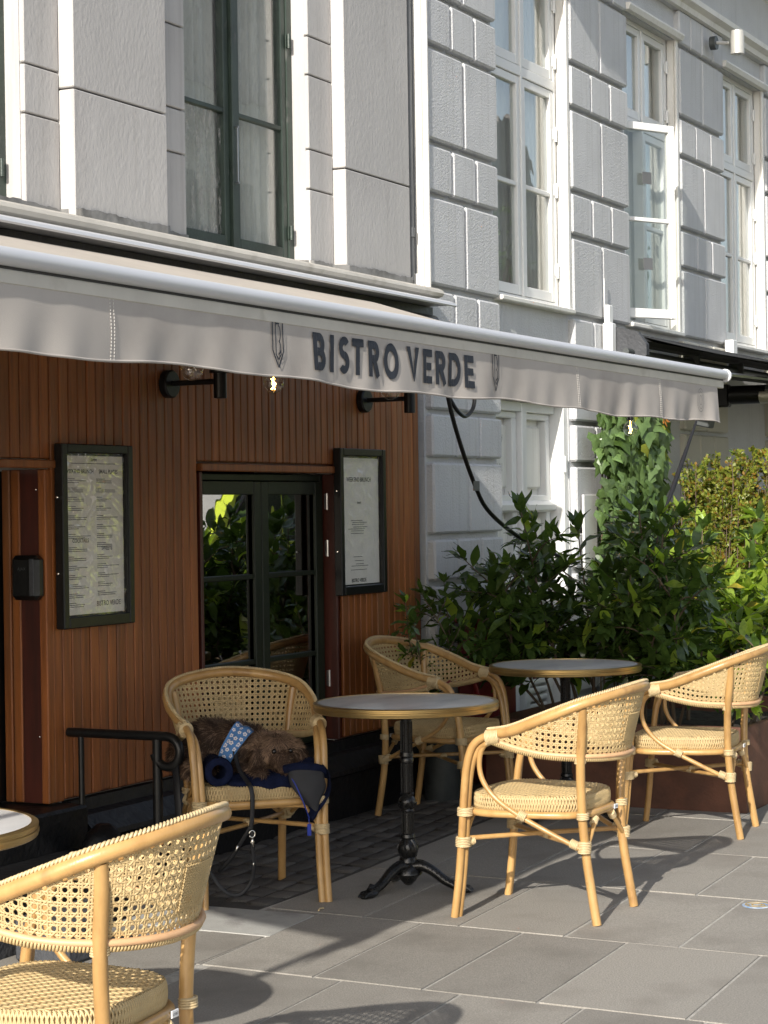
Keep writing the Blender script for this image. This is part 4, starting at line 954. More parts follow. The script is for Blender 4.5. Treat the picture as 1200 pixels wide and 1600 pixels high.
make_chair(3.67, 2.715, 97, 'closest rattan armchair, cut off at the lower left corner')

# ================================================================== BISTRO TABLES
def make_table_meshes():
    D = {}
    q = MB(); q.lathe([(0, .738), (.346, .738), (.350, .7375), (.350, .716), (0, .716)], n=96); D['top'] = q.mesh('tabletop', 'marble', smooth=True)
    q = MB(); q.lathe([(.345, .7395), (.356, .7395), (.3625, .736), (.3625, .731), (.3595, .7295), (.3595, .7245), (.3635, .722), (.3640, .716), (.3615, .7115), (.3615, .7075), (.357, .704), (.345, .704), (.345, .7395)], n=96, cap=False); D['edge'] = q.mesh('brass_edge', 'brass', smooth=True)
    q = MB(); n = 20; prof = [(.019, .70), (.019, .56)]
    q.lathe([(0, .705), (.10, .705), (.10, .695), (.03, .685), (.021, .66), (.0205, .30), (.021, .12), (0, .12)], n=24)
    for i in range(10):
        a = 2*math.pi*i/10; q.tube([(.0205*math.cos(a), .0205*math.sin(a), .66), (.0205*math.cos(a), .0205*math.sin(a), .19)], .0045, 6)
    q.lathe([(.02, .545), (.027, .540), (.028, .525), (.024, .52), (.028, .512), (.026, .50), (.02, .495)], n=24)
    q.lathe([(.02, .385), (.028, .380), (.024, .368), (.032, .358), (.036, .345), (.032, .330), (.024, .322), (.028, .312), (.02, .305)], n=24)
    q.lathe([(.02, .225), (.028, .22), (.03, .208), (.024, .202), (.034, .190), (.042, .172), (.040, .150), (.030, .132), (.034, .126), (.036, .112), (.030, .106), (.040, .095), (.052, .082), (.055, .066), (.04, .055), (.03, .04), (.015, .024), (.0, .018)], n=28)
    for i in range(12):
        a = 2*math.pi*i/12; q.tube([(.024*math.cos(a), .024*math.sin(a), .20), (.0405*math.cos(a+.2), .0405*math.sin(a+.2), .172), (.029*math.cos(a+.4), .029*math.sin(a+.4), .134)], .0052, 6)
        q.tube([(.037*math.cos(a), .037*math.sin(a), .345), (.026*math.cos(a), .026*math.sin(a), .322)], .004, 5)
    D['col'] = q.mesh('column', 'cast_iron', smooth=True)
    q = MB()
    pth = smooth_path([(.02, 0, .095), (.055, 0, .098), (.10, 0, .078), (.145, 0, .045), (.185, 0, .026), (.215, 0, .024)], 5)
    q.tube(pth, [.026-.010*i/(len(pth)-1) for i in range(len(pth))], 12, flat=.9)
    q.tube([(p.x, p.y, p.z+.020-.006*i/len(pth)) for i, p in enumerate(pth)], .0055, 6)
    for i, p in enumerate(pth[2:-1:2]):
        for s_ in (-1, 1): q.lathe([(0, -.006), (.007, -.003), (.007, .003), (0, .006)], (p.x, s_*(.017-.0007*i), p.z+.008), 8)
    q.tube([(.185, 0, .016), (.215, 0, .014), (.245, 0, .010), (.252, 0, .006)], [.020, .026, .020, .010], 12, flat=.62)
    for s_ in (-1, 0, 1): q.tube([(.215, s_*.012, .022), (.238, s_*.015, .020), (.256, s_*.016, .008)], [.008, .008, .004], 8)
    q.tube([(.20, 0, .036), (.19, 0, .046), (.205, 0, .050), (.213, 0, .040)], .006, 6)
    D['foot'] = q.mesh('leg', 'cast_iron', smooth=True)
    return D
DT = make_table_meshes()
def make_table(x, y, label, a0=162):
    t = thing('bistro_table', (x, y, 0), label, 'table', 'round bistro tables', local=True)
    tp = put('tabletop', DT['top'], t); put('brass_edge', DT['edge'], tp); put('column', DT['col'], t)
    for k in range(3): put('leg', DT['foot'], t, rot=(0, 0, R(a0+120*k)))
    return t
make_table(7.135, 3.60, 'round marble topped table with brass rim standing right of the dog chair')
make_table(9.04, 3.71, 'round marble topped table with brass rim in front of the laurel hedge', 150)
make_table(3.855, 3.358, 'round marble topped table with brass rim cut off by the left edge', 200)

# ================================================================== DOG ON THE CHAIR (chair-local coordinates)
CX, CY, CRZ = 6.83, 4.14, R(223.5-90)
import bmesh
def blob_mesh(name, m, parts, voxel=.007, it=6):
    q = MB()
    for (x, y, z, rx, ry, rz, ang) in parts:
        mt = Matrix.Translation((x, y, z)) @ Matrix.Rotation(R(ang), 4, 'Z'); prof = [(math.cos(t), math.sin(t)) for t in [math.pi*(i/10-.5) for i in range(11)]]; prof[0] = (0, -1); prof[-1] = (0, 1)
        k = MB(); k.lathe([(max(0, a), b) for a, b in prof], n=18); q.add([mt @ Vector((vx*rx, vy*ry, vz*rz)) for vx, vy, vz in k.v], k.f)
    me = q.mesh('tmp', m); o = bpy.data.objects.new('tmp', me); col.objects.link(o)
    a = o.modifiers.new('r', 'REMESH'); a.mode = 'VOXEL'; a.voxel_size = voxel; s_ = o.modifiers.new('s', 'SMOOTH'); s_.iterations = it; s_.factor = .6
    dg = bpy.context.evaluated_depsgraph_get(); r = bpy.data.meshes.new_from_object(o.evaluated_get(dg)); r.name = name
    bpy.data.objects.remove(o); r.polygons.foreach_set('use_smooth', [True]*len(r.polygons)); return r
dog = thing('dog', (CX, CY, 0), 'small shaggy brown dog asleep on the rattan armchair wearing a bandana', 'dog', rz=CRZ, local=True)
DP = [(.195, -.06, .54, .100, .11, .085, 0), (.13, -.07, .578, .12, .11, .098, 0), (.05, -.04, .578, .105, .105, .09, 0), (-.01, .02, .572, .088, .088, .08, 0),
      (-.09, .115, .566, .082, .078, .070, 0), (-.095, .18, .532, .050, .050, .040, 0), (-.098, .222, .512, .036, .034, .028, 0),
      (-.170, .115, .540, .024, .042, .064, 20), (-.008, .13, .535, .024, .042, .064, -15),
      (.20, .055, .505, .075, .065, .045, 0), (.21, .09, .49, .04, .06, .03, 20), (.03, .09, .50, .045, .075, .035, 10), (.0, .17, .489, .030, .055, .023, 20),
      (-.175, .17, .487, .028, .055, .020, -10)]
dm = blob_mesh('body', 'fur', DP); body = put('body', dm, dog); body['local'] = 1
rf = random.Random(4); q1, q2 = MB(), MB()
polys = dm.polygons; areas = [p.area for p in polys]; import bisect, itertools
cum = list(itertools.accumulate(areas))
for i in range(30000):
    p = polys[bisect.bisect(cum, rf.random()*cum[-1]) if cum else 0] if True else None
    vs_ = [dm.vertices[v].co for v in p.vertices]; w_ = [rf.random() for _ in vs_]; sw = sum(w_); c = Vector((0, 0, 0))
    for v, k in zip(vs_, w_): c += v*(k/sw)
    n = p.normal
    if c.z < .475 and n.z < 0: continue
    hd = (c-Vector((-.09, .15, .55))).length; face = hd < .125
    comb = Vector((.5, -.35, -.75)) if not face else ((c-Vector((-.09, .14, .575))).normalized()*.9+Vector((0, .1, -.45)))
    ln = rf.uniform(.016, .034) if not face else rf.uniform(.012, .026)
    if face and abs(c.x+.088) > .065 and c.z < .575: ln *= 1.5; comb = Vector((-.2 if c.x < -.09 else .2, .1, -1))
    if (c-Vector((-.098, .235, .51))).length < .04: ln *= .45
    if (c-Vector((-.128, .185, .572))).length < .024 or (c-Vector((-.060, .185, .572))).length < .024: ln *= .3
    comb = (comb-n*comb.dot(n)); comb = comb.normalized() if comb.length > 1e-6 else Vector((0, 0, -1))
    clump = math.sin(c.x*95+c.y*40)*.4+math.sin(c.z*110+c.y*60)*.4
    d = (n*(.75+rf.uniform(-.2, .3))+comb*(.8+clump)+Vector((rf.uniform(-.3, .3), rf.uniform(-.3, .3), rf.uniform(-.3, .3)))).normalized()
    sd = d.cross(n); sd = sd.normalized()*.0008 if sd.length > 1e-6 else Vector((.0008, 0, 0))
    e1 = c+d*ln*.55; e2 = e1+(d+comb*.7+Vector((0, 0, -.25))).normalized()*ln*.5
    muz = c.y > .19; ear = abs(c.x+.088) > .065 and c.z < .575 and face
    q = q1 if (muz and rf.random() < .7) or (ear and rf.random() < .7) else (q2 if (face and rf.random() < .85) or rf.random() < (.10 if clump < .2 else .45) else q1)
    q.add([c-sd, c+sd, e1+sd*.8, e1-sd*.8, e2], [(0, 1, 2, 3), (3, 2, 4)])
o = put('fur', q1.mesh('fur', 'fur', recalc=False), dog); o['kind'] = 'stuff'
o = put('fur', q2.mesh('fur', 'fur_light', recalc=False), dog); o['kind'] = 'stuff'
q = MB(); q.lathe([(0, -.010), (.012, -.009), (.0165, 0), (.012, .009), (0, .011)], (-.098, .256, .520), 14); put('nose', q.mesh('nose', 'nose', smooth='all'), dog)
for x in (-.127, -.063):
    q = MB(); q.lathe([(0, -.010), (.0075, -.007), (.0105, 0), (.0075, .007), (0, .010)], (x, .191, .572), 12); put('eye', q.mesh('eye', 'eye', smooth='all'), dog)
q = MB(); q.tube([(-.120, .240, .500), (-.098, .252, .496), (-.076, .240, .499)], .0022, 6); put('mouth', q.mesh('mouth', 'nose'), dog)
# bandana: curved band round the neck, printed with white blossoms
bc = Vector((.048, .025, .562)); bax = Vector((-.74, .48, -.40)).normalized(); bx = Vector((0, 0, 1)); by = bax.cross(bx).normalized(); bx = by.cross(bax)
def band(u, v, off=0.):
    a = R(-95+230*u); wdt = .078*(1-.45*abs(u-.45)*2*.7); r = .100+off+.006*math.sin(u*17)+.004*math.sin(v*9+u*5)
    return bc+bx*math.cos(a)*r*.98+by*math.sin(a)*r+bax*((v-.5)*wdt)
q = MB(); q.grid(lambda u, v: band(u, v), 40, 8); q.grid(lambda u, v: band(u, v, .002), 40, 8); bd = put('bandana', q.mesh('bandana', 'bandana_blue', smooth='all', recalc=False), dog)
q = MB(); 
for i in range(15):
    for j in range(3):
        u = (i+.5+.3*(j % 2)+rf.uniform(-.12, .12))/15.5; v = (j+.5+rf.uniform(-.15, .15))/3.1
        c = band(u, v, .0035); e = .01; tu = (band(u+e, v, .0035)-c).normalized(); tv = (band(u, v+.05, .0035)-c).normalized(); a0 = rf.uniform(0, 6); sz = rf.uniform(.0065, .009)
        for k in range(5):
            a = a0+k*1.2566; pc = c+tu*math.cos(a)*sz*.72+tv*math.sin(a)*sz*.72
            q.add([pc]+[pc+tu*math.cos(b*1.0472)*sz*.46+tv*math.sin(b*1.0472)*sz*.46 for b in range(6)], [(0, b+1, (b+1) % 6+1) for b in range(6)])
put('blossom_print', q.mesh('blossom_print', 'petal', recalc=False), bd)

# coat and rolled fleece the dog lies on
ct = thing('dog_coat', (CX, CY, .45), 'navy fleece coat spread under the dog and hanging off the seat corner', 'coat', rz=CRZ, local=True); Z0 = .45
q = MB()
def rollf(r0):
    return lambda u, v: (.155+r0*math.cos(u*6.2832+.3)*(1+.05*math.sin(v*9)), -.06+.265*v, .056+r0*math.sin(u*6.2832+.3)*(1+.06*math.sin(v*7+1)))
q.grid(rollf(.054), 28, 10); q.grid(rollf(.027), 28, 10)
q.grid(lambda u, v: (.155+(.027+.027*v)*math.cos(u*6.2832+.3), .205+.006*math.sin(v*3.1416), .056+(.027+.027*v)*math.sin(u*6.2832+.3)), 28, 4)
put('rolled_fleece', q.mesh('rolled_fleece', 'navy', smooth='all'), ct)
pm = blob_mesh('fleece_pad', 'navy', [(.06, .10, .012, .10, .12, .030, 0), (-.04, .145, .010, .11, .088, .036, 0), (-.13, .16, .018, .10, .082, .040, 8), (-.20, .15, .036, .055, .095, .050, 0), (.0, -.03, .006, .19, .17, .026, 0), (-.06, .215, .0, .12, .03, .022, 0), (.07, .20, .004, .05, .035, .022, 0)], voxel=.006, it=4)
for v in pm.vertices: v.co.z += .004*math.sin(v.co.x*70+v.co.y*30)+.003*math.sin(v.co.y*90)
put('fleece_pad', pm, ct)
q = MB()                                        # collar hanging over the front right corner, fleece outside
def hang(u, v, o=0.):
    a = u*math.pi; x = -.165-.070*math.cos(a)*(1-.55*v**3)-.03*v+.006*math.sin(v*8+u*5)*v; y = .262+(.030+o)*math.sin(a)*(1-.3*v)-.01*v+.0; z = .055-.165*v*(.72+.28*math.sin(a))+.012*math.sin(a)+.006*math.sin(u*11)*v
    return (x, y, z)
q.grid(lambda u, v: hang(u, v), 22, 16); put('lining', q.mesh('lining', 'navy_lining', smooth='all', recalc=False), ct)
q = MB(); q.grid(lambda u, v: (-.235-.030*math.sin(v*3.14)+.055*v*v-.01*u, .17+.10*u, .06-.19*v*(.6+.4*u)+.01*math.sin(u*3)), 12, 16)
q.tube(smooth_path([(-.085, .262, .065), (-.13, .285, .075), (-.19, .285, .07), (-.235, .255, .055), (-.262, .20, .02), (-.25, .19, -.04), (-.215, .22, -.10), (-.185, .245, -.135)], 5), [.02]*6+[.022]*12+[.018]*18, 10) if False else q.tube(smooth_path([(-.085, .255, .06), (-.13, .275, .07), (-.19, .278, .066), (-.235, .255, .05), (-.262, .21, .01), (-.25, .20, -.05), (-.215, .225, -.10), (-.185, .245, -.135)], 5), .0165, 10)
put('fleece_collar', q.mesh('fleece_collar', 'navy', smooth='all', recalc=False), ct)
q = MB(); q.tube([(-.10, .262, .05), (-.125, .280, -.0), (-.15, .285, -.06), (-.175, .278, -.125)], .0025, 6); put('zip', q.mesh('zip', 'blue_tab', smooth='all'), ct)
q = MB(); q.box(-.186, -.170, .262, .268, -.195, -.150, .002); q.tube([(-.178, .265, -.150), (-.178, .262, -.125)], .0018, 5); put('zip_pull', q.mesh('zip_pull', 'blue_tab'), ct)
# leash
le = thing('leash', (CX, CY, 0), 'black dog leash with silver clips looping down from the chair seat', 'leash', rz=CRZ, local=True)
def strap(pts, w_, n=8):
    q = MB(); P = smooth_path(pts, n); up = []
    q.tube(P, w_, 8, flat=.22, up=Vector((0, 1, .15))); return q
q = strap([(.075, .10, .60), (.072, .16, .52), (.055, .215, .475), (.045, .252, .452), (.040, .262, .41), (.042, .262, .34), (.046, .258, .29)], .0088); put('strap', q.mesh('strap', 'strap_black', smooth='all'), le)
q = strap([(.044, .262, .285), (.04, .258, .22), (.036, .25, .15), (.045, .24, .09), (.085, .235, .045), (.13, .23, .05), (.17, .22, .09), (.205, .20, .15), (.225, .14, .19), (.25, .0, .18)], .0075); put('strap', q.mesh('strap', 'strap_black', smooth='all'), le)
q = strap([(.048, .262, .30), (.075, .24, .25), (.11, .20, .18), (.15, .15, .12)], .008); put('strap', q.mesh('strap', 'strap_black', smooth='all'), le)
q = MB(); q.tube([(.044+.011*math.cos(R(a)), .266, .275+.013*math.sin(R(a))) for a in range(0, 360, 24)], .0025, 6); q.tube([(.044, .266, .262), (.044, .268, .245), (.040, .266, .225)], [.004, .005, .003], 8); q.tube([(.036, .268, .245), (.052, .268, .245)], .003, 6); put('clip', q.mesh('clip', 'chrome', smooth='all'), le)
q = MB(); q.tube([(.092, .228, .228), (.098, .222, .205)], .005, 6); q.tube([(.037, .252, .165), (.037, .25, .15)], .003, 6); put('clip', q.mesh('clip', 'chrome', smooth='all'), le)
hs = thing('hanging_lead', (6.57, 4.30, .5), 'black strap tied through the curl of the handrail', 'strap')
q = MB(); q.tube([(6.565, 4.30, .53), (6.56, 4.285, .35), (6.56, 4.28, .10)], .016, 8, flat=.25, up=Vector((1, 0, 0))); q.build('strap', 'strap_black', hs, smooth='all')
# ================================================================== PLANTERS
def planter(x0, x1, y0, y1, h, label, m='corten'):
    t = thing('planter_box', ((x0+x1)/2, (y0+y1)/2, 0), label, 'planter'); th = .004
    q = MB(); q.box(x0, x0+th, y0, y1, .0, h, .001); q.box(x1-th, x1, y0, y1, .0, h, .001); q.box(x0+th+.0005, x1-th-.0005, y0, y0+th, .0, h, .001); q.box(x0+th+.0005, x1-th-.0005, y1-th, y1, .0, h, .001)
    q.box(x0+.0005, x0+.028, y0+.0005, y1-.0005, h, h+.003); q.box(x0+.029, x1-.0005, y0+.0005, y0+.028, h, h+.003); q.build('side_panel', m, t)
    q = MB(); q.grid(lambda u, v: (x0+.006+(x1-x0-.012)*u, y0+.006+(y1-y0-.012)*v, h-.05+.008*math.sin(u*23)*math.sin(v*31)+.006*math.sin(u*61+v*17)), 30, 30); q.build('soil', 'soil', t, smooth='all')
planter(9.52, 10.75, 2.98, 4.35, .41, 'rusty corten steel planter box behind the sunlit chairs')
planter(11.0, 12.6, 2.95, 4.3, .42, 'second rusty planter further along, hidden behind the laurels')
mp_ = thing('metal_pot', (9.42, 4.55, 0), 'dark grey cylindrical metal pot behind the middle table', 'pot')
MB().lathe([(0, 0), (.085, 0), (.092, .01), (.095, .30), (.10, .305), (.10, .325), (.088, .325), (.085, .29), (0, .29)], (9.42, 4.55, 0), 36).build('pot_body', 'zinc', mp_, smooth=True)
MB().lathe([(0, .285), (.087, .285)], (9.42, 4.55, 0), 24).build('soil', 'soil', mp_)
rb_ = thing('red_bin', (10.2, 4.66, 0), 'dark red plastic box standing against the white wall behind the laurels', 'box')
q = MB(); q.box(10.05, 10.32, 4.52, 4.76, 0, .86, .02); q.build('body', 'red_plastic', rb_); q = MB(); q.box(10.03, 10.34, 4.50, 4.77, .862, .90, .012); q.build('lid', 'red_plastic', rb_)
q = MB(); q.grid(lambda u, v: (10.28+.06*u+.02*math.sin(v*7), 4.40+.015*math.sin(u*9+v*5), .55+.33*v), 8, 12); o = q.build('pink_cloth', 'pink_cloth', smooth='all'); tag(o, 'strip of faded pink cloth hanging among the shaded laurel leaves', 'cloth')
q = MB(); q.tube(smooth_path([(9.25, 4.45, .60), (9.32, 4.40, .66), (9.42, 4.38, .62), (9.46, 4.36, .52)], 5), [.018]*16, 8, flat=.4); o = q.build('red_ribbon', 'red_plastic', smooth='all'); tag(o, 'small red ribbon bow behind the shaded chair by the middle table', 'ribbon')

# ================================================================== SHRUBS
def leaf_mesh(name, m, L_=1., W_=.36, fold=.10, curl=.16, seed=0):
    q = MB(); n = 6; prof = [0, .55, .92, 1.0, .82, .45, 0]
    vs = []
    for i in range(n+1):
        t = i/n; z = -curl*t*t+.04*math.sin(t*9+seed); w_ = W_/2*prof[i]
        for s_ in (-1, 0, 1): vs.append((t*L_, s_*w_, z+abs(s_)*fold*W_*prof[i]+.012*math.sin(t*17+s_*2+seed)))
    q.add(vs, [(i*3+j, (i+1)*3+j, (i+1)*3+j+1, i*3+j+1) for i in range(n) for j in range(2)])
    return q.mesh(name, m, smooth='all', recalc=False)
CAM = Vector((0, 0, 1.49))
def place_leaves(parent, leaves, meshes, name='leaf', limit=300, stuffname='foliage', stuffmat=None, front=None):
    """leaves: (matrix, mesh index). The ones that show largest (nearest the viewer) are parts of their own, the rest one mesh"""
    fw = Vector((math.cos(R(HEAD)), math.sin(R(HEAD)), 0)); rt = Vector((math.sin(R(HEAD)), -math.cos(R(HEAD)), 0))
    def key(m_):
        p = m_[0].translation; d = p-CAM; zf = d.dot(fw); u = d.dot(rt)/zf*3200; v = d.z/zf*3200
        return zf+(20 if abs(u) > 640 or abs(v) > 830 else 0)
    leaves = sorted(leaves, key=key)
    for mt, k in leaves[:limit]:
        o = bpy.data.objects.new(name, meshes[k]); col.objects.link(o); o.parent = parent; o.matrix_parent_inverse = Matrix.Translation(-WL(parent)); o.matrix_basis = mt
    if leaves[limit:]:
        q = MB(); base = [([v.co.copy() for v in me.vertices], [tuple(p.vertices) for p in me.polygons]) for me in meshes]
        for mt, k in leaves[limit:]:
            vs, fs = base[k]; q.cur = k; q.add([mt @ v for v in vs], fs)
        me = q.mesh(stuffname, [me.materials[0] for me in meshes], smooth='all', recalc=False)
        o = put(stuffname, me, parent); o['kind'] = 'stuff'
def orient(p, d, up, s_, roll=0.):
    d = d.normalized(); y = up.cross(d)
    if y.length < 1e-3: y = Vector((1, 0, 0)).cross(d)
    y.normalize(); z = d.cross(y); m_ = Matrix((d, y, z)).transposed().to_4x4() @ Matrix.Rotation(roll, 4, 'X')
    return Matrix.Translation(p) @ m_ @ Matrix.Scale(s_, 4)
LM = [leaf_mesh('leaf', 'laurel', seed=0), leaf_mesh('leaf', 'laurel', W_=.32, curl=.22, seed=2), leaf_mesh('leaf', 'laurel', W_=.40, curl=.06, seed=4), leaf_mesh('leaf', 'laurel_sunlit', W_=.36, curl=.12, seed=5), leaf_mesh('leaf', 'laurel_sunlit', W_=.33, curl=.2, seed=1), leaf_mesh('leaf', 'leaf_yellow', W_=.36, curl=.2, seed=3)]
def laurel(name, label, base, stems, seed, wts, lsz=(.105, .165), sp=.029, cat='shrub', extra=0, bud=0.):
    r = random.Random(seed); t = thing(name, (base[0], base[1], base[2]), label, cat); leaves = []; st = MB(); bud_q = MB()
    def grow(pts, r0, dens, lmin=.25):
        P = smooth_path(pts, 8); n = len(P); st.tube(P, [r0*(1-.75*i/n) for i in range(n)], 6)
        L_ = sum((b-a).length for a, b in zip(P, P[1:])); m_ = int(L_/sp*dens); ang = r.uniform(0, 6.28)
        for k in range(m_):
            f = lmin+(1-lmin)*(k+r.random()*.5)/m_; i = min(n-2, int(f*(n-1))); p = P[i].lerp(P[i+1], f*(n-1)-i); t_ = (P[i+1]-P[i]).normalized()
            ang += 2.4+r.uniform(-.4, .4); x = t_.orthogonal().normalized(); y = t_.cross(x); rad = x*math.cos(ang)+y*math.sin(ang)
            d = t_*r.uniform(.15, .9)+rad*1.0+Vector((0, 0, r.uniform(-.35, .35)))
            leaves.append((orient(p, d, Vector((0, 0, 1)) if abs(t_.z) < .95 else rad*-1+Vector((0, 0, .6)), r.uniform(*lsz)*(.75+.35*min(1, 2*(1-f)+.3)), r.uniform(-.6, .6)), r.choices(range(6), wts)[0]))
        # terminal rosette
        t_ = (P[-1]-P[-2]).normalized()
        for k in range(6):
            a = k*2.4; x = t_.orthogonal().normalized(); y = t_.cross(x); leaves.append((orient(P[-1], t_*1.0+(x*math.cos(a)+y*math.sin(a))*r.uniform(.3, .9), Vector((0, 0, 1)), r.uniform(*lsz)*.85, r.uniform(-.5, .5)), r.choices(range(6), wts)[0]))
        if bud and r.random() < bud:
            for s2 in range(2):
                d = (t_+Vector((r.uniform(-.25, .25), r.uniform(-.25, .25), .6))).normalized(); L2 = r.uniform(.06, .09)
                for k in range(9):
                    c = P[-1]+d*L2*k/9; bud_q.lathe([(0, -.005), (.0075*(1-.06*k), 0), (0, .006)], c+Vector((r.uniform(-.002, .002), r.uniform(-.002, .002), 0)), 6)
        return P
    for (bx_, by_, tx, ty, tz, r0) in stems:
        b = Vector((bx_, by_, base[2])); e = Vector((tx, ty, tz)); mid = b.lerp(e, .5)+Vector((r.uniform(-.08, .08), r.uniform(-.08, .08), r.uniform(.02, .14)))
        P = grow([b, b.lerp(mid, .5)+Vector((r.uniform(-.03, .03), r.uniform(-.03, .03), .03)), mid, e], r0, 1., .30)
        for k in range(r.randint(3, 5)+extra):
            i = int(len(P)*r.uniform(.25, .85)); a = r.uniform(0, 6.28); ln = r.uniform(.14, .34)
            e2 = P[i]+Vector((math.cos(a)*ln, math.sin(a)*ln, ln*r.uniform(.1, 1.)))
            grow([P[i], P[i].lerp(e2, .5)+Vector((0, 0, .03)), e2], r0*.5, 1.05, .2)
    st.build('stem', 'bark', t, smooth='all'); place_leaves(t, leaves, LM)
    if bud_q.v: bud_q.build('flower_spike', 'flower_bud', t, smooth='all')['kind'] = 'stuff'
    return t
W_SHADE = (8, 8, 5, .8, .6, .05); W_SUN = (3, 2, 2, 8, 7, .6)
r = random.Random(21)
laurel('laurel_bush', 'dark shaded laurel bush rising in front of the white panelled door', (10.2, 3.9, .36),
       [(9.95, 4.05, 9.72, 4.22, 1.46, .011), (9.9, 4.0, 9.62, 4.50, 1.22, .010), (9.85, 4.1, 9.60, 4.65, 1.02, .009), (10.0, 3.95, 9.95, 4.0, 1.36, .011), (10.2, 4.1, 10.35, 4.42, 1.40, .011), (10.1, 3.9, 10.05, 4.30, 1.28, .010), (10.0, 4.15, 9.80, 4.42, 1.12, .009), (9.8, 4.1, 9.66, 4.30, .85, .009)], 3, W_SHADE, extra=2, sp=.026)
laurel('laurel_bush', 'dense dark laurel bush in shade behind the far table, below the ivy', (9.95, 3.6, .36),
       [(9.9, 3.5, 9.85, 3.50, 1.34, .012), (10.0, 3.6, 10.0, 3.68, 1.46, .012), (9.85, 3.45, 9.74, 3.46, 1.20, .012), (10.1, 3.6, 10.15, 3.62, 1.42, .012), (9.8, 3.6, 9.70, 3.62, 1.14, .010), (9.8, 3.5, 9.66, 3.42, .95, .010), (10.1, 3.7, 10.3, 3.85, 1.44, .011), (9.9, 3.7, 9.74, 3.82, 1.02, .010), (10.2, 3.5, 10.3, 3.60, 1.38, .011), (9.75, 3.4, 9.62, 3.38, .74, .009)], 5, W_SHADE, extra=3, bud=.25)
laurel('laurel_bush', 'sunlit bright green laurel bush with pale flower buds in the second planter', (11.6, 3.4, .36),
       [(11.1+.16*k, 3.25+.11*((k*5) % 8), 11.05+.17*k, 3.15+.12*((k*5) % 8), (1.02, 1.34, .90, 1.42, 1.15, 1.36, .98, 1.40, 1.25, 1.1)[k % 10], .012) for k in range(10)], 8, W_SUN, lsz=(.115, .175), extra=3, bud=.6)
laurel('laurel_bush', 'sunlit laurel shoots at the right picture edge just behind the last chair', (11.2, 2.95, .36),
       [(11.05, 3.0, 10.95, 2.85, 1.02, .011), (11.2, 2.95, 11.15, 2.75, 1.30, .012), (11.35, 3.0, 11.4, 2.90, 1.38, .012), (11.1, 2.95, 10.95, 2.66, .80, .010), (11.5, 2.95, 11.55, 2.8, 1.15, .011)], 12, W_SUN, lsz=(.115, .170), extra=3, bud=.4)
laurel('laurel_shoots', 'low laurel shoots hanging over the front corner of the rusty planter', (9.8, 3.1, .36),
       [(9.8, 3.15, 9.66, 3.08, .62, .007), (9.95, 3.1, 9.9, 2.95, .72, .008), (10.2, 3.15, 10.25, 2.98, .80, .008)], 31, W_SUN, lsz=(.09, .13), extra=-1, cat='plant')
laurel('potted_laurel', 'thin leaning laurel plant in the grey pot beside the boarded wall', (9.42, 4.55, .29),
       [(9.42, 4.55, 9.13, 4.60, 1.02, .008), (9.43, 4.55, 9.35, 4.62, 1.06, .008), (9.41, 4.56, 9.02, 4.50, .92, .007), (9.43, 4.54, 9.45, 4.45, .88, .007), (9.44, 4.55, 9.62, 4.62, 1.10, .008)], 14, W_SHADE, lsz=(.06, .10), extra=-2, sp=.032, cat='plant')
# small-leaved yellow-green hedge
def hedge(name, label, x0, x1, y0, y1, z0, zt, seed, n=9000):
    r = random.Random(seed); t = thing(name, ((x0+x1)/2, (y0+y1)/2, 0), label, 'hedge'); st = MB(); q = MB()
    tips = []
    for k in range(64):
        bx_, by_ = r.uniform(x0, x1), r.uniform(y0, y1); tz = zt*(.80+.22*r.random())-.14*(r.random() < .3); 
        e = Vector((bx_+r.uniform(-.12, .12), by_+r.uniform(-.12, .12), tz)); b = Vector((bx_, by_, z0)); P = smooth_path([b, b.lerp(e, .5)+Vector((r.uniform(-.05, .05), r.uniform(-.05, .05), 0)), e], 8)
        st.tube(P, [.008*(1-.7*i/len(P)) for i in range(len(P))], 5); tips.append(P)
        for _ in range(8):
            i = r.randrange(5, len(P)-1); a = r.uniform(0, 6.28); ln = r.uniform(.07, .18); e2 = P[i]+Vector((math.cos(a)*ln*.7, math.sin(a)*ln*.7, ln)); P2 = [P[i], P[i].lerp(e2, .5)+Vector((0, 0, .01)), e2]; st.tube(P2, [.004, .003, .0015], 4); tips.append(P2)
    def lf(p, d, s_):
        n_ = d.orthogonal().normalized(); a = r.uniform(0, 6.28); x = (n_*math.cos(a)+d.cross(n_)*math.sin(a)); 
        dd = (d*.8+x*.9).normalized(); sd = dd.cross(Vector((r.uniform(-1, 1), r.uniform(-1, 1), r.uniform(-.2, 1)))).normalized()*s_*.34
        q.cur = 1 if r.random() < .16 else (2 if r.random() < .12 else 0)
        q.add([p, p+dd*s_*.5+sd, p+dd*s_, p+dd*s_*.5-sd], [(0, 1, 2, 3)])
    for _ in range(n*2):
        P = r.choice(tips); f = r.uniform(.15, 1) if len(P) > 3 else r.random(); i = min(len(P)-2, int(f*(len(P)-1))); p = P[i].lerp(P[i+1], r.random()); d = (P[i+1]-P[i]).normalized()
        lf(p+Vector((r.gauss(0, .008), r.gauss(0, .008), 0)), d, r.uniform(.021, .034))
    st.build('stem', 'bark', t, smooth='all'); o = put('foliage', q.mesh('foliage', ['hedge_leaf', 'hedge_orange', 'laurel'], recalc=False), t); o['kind'] = 'stuff'
hedge('hedge_shrub', 'yellow green small leaved shrub with loose upright shoots, left half of the hedge', 12.75, 13.45, 3.95, 4.40, .40, 1.82, 1, 20000)
hedge('hedge_shrub', 'taller small leaved shrub with orange tinted shoots at the right picture edge', 12.8, 14.0, 3.15, 3.9, .40, 2.06, 2, 26000)
planter(12.7, 14.1, 3.1, 4.42, .40, 'rusty planter under the yellow green hedge')

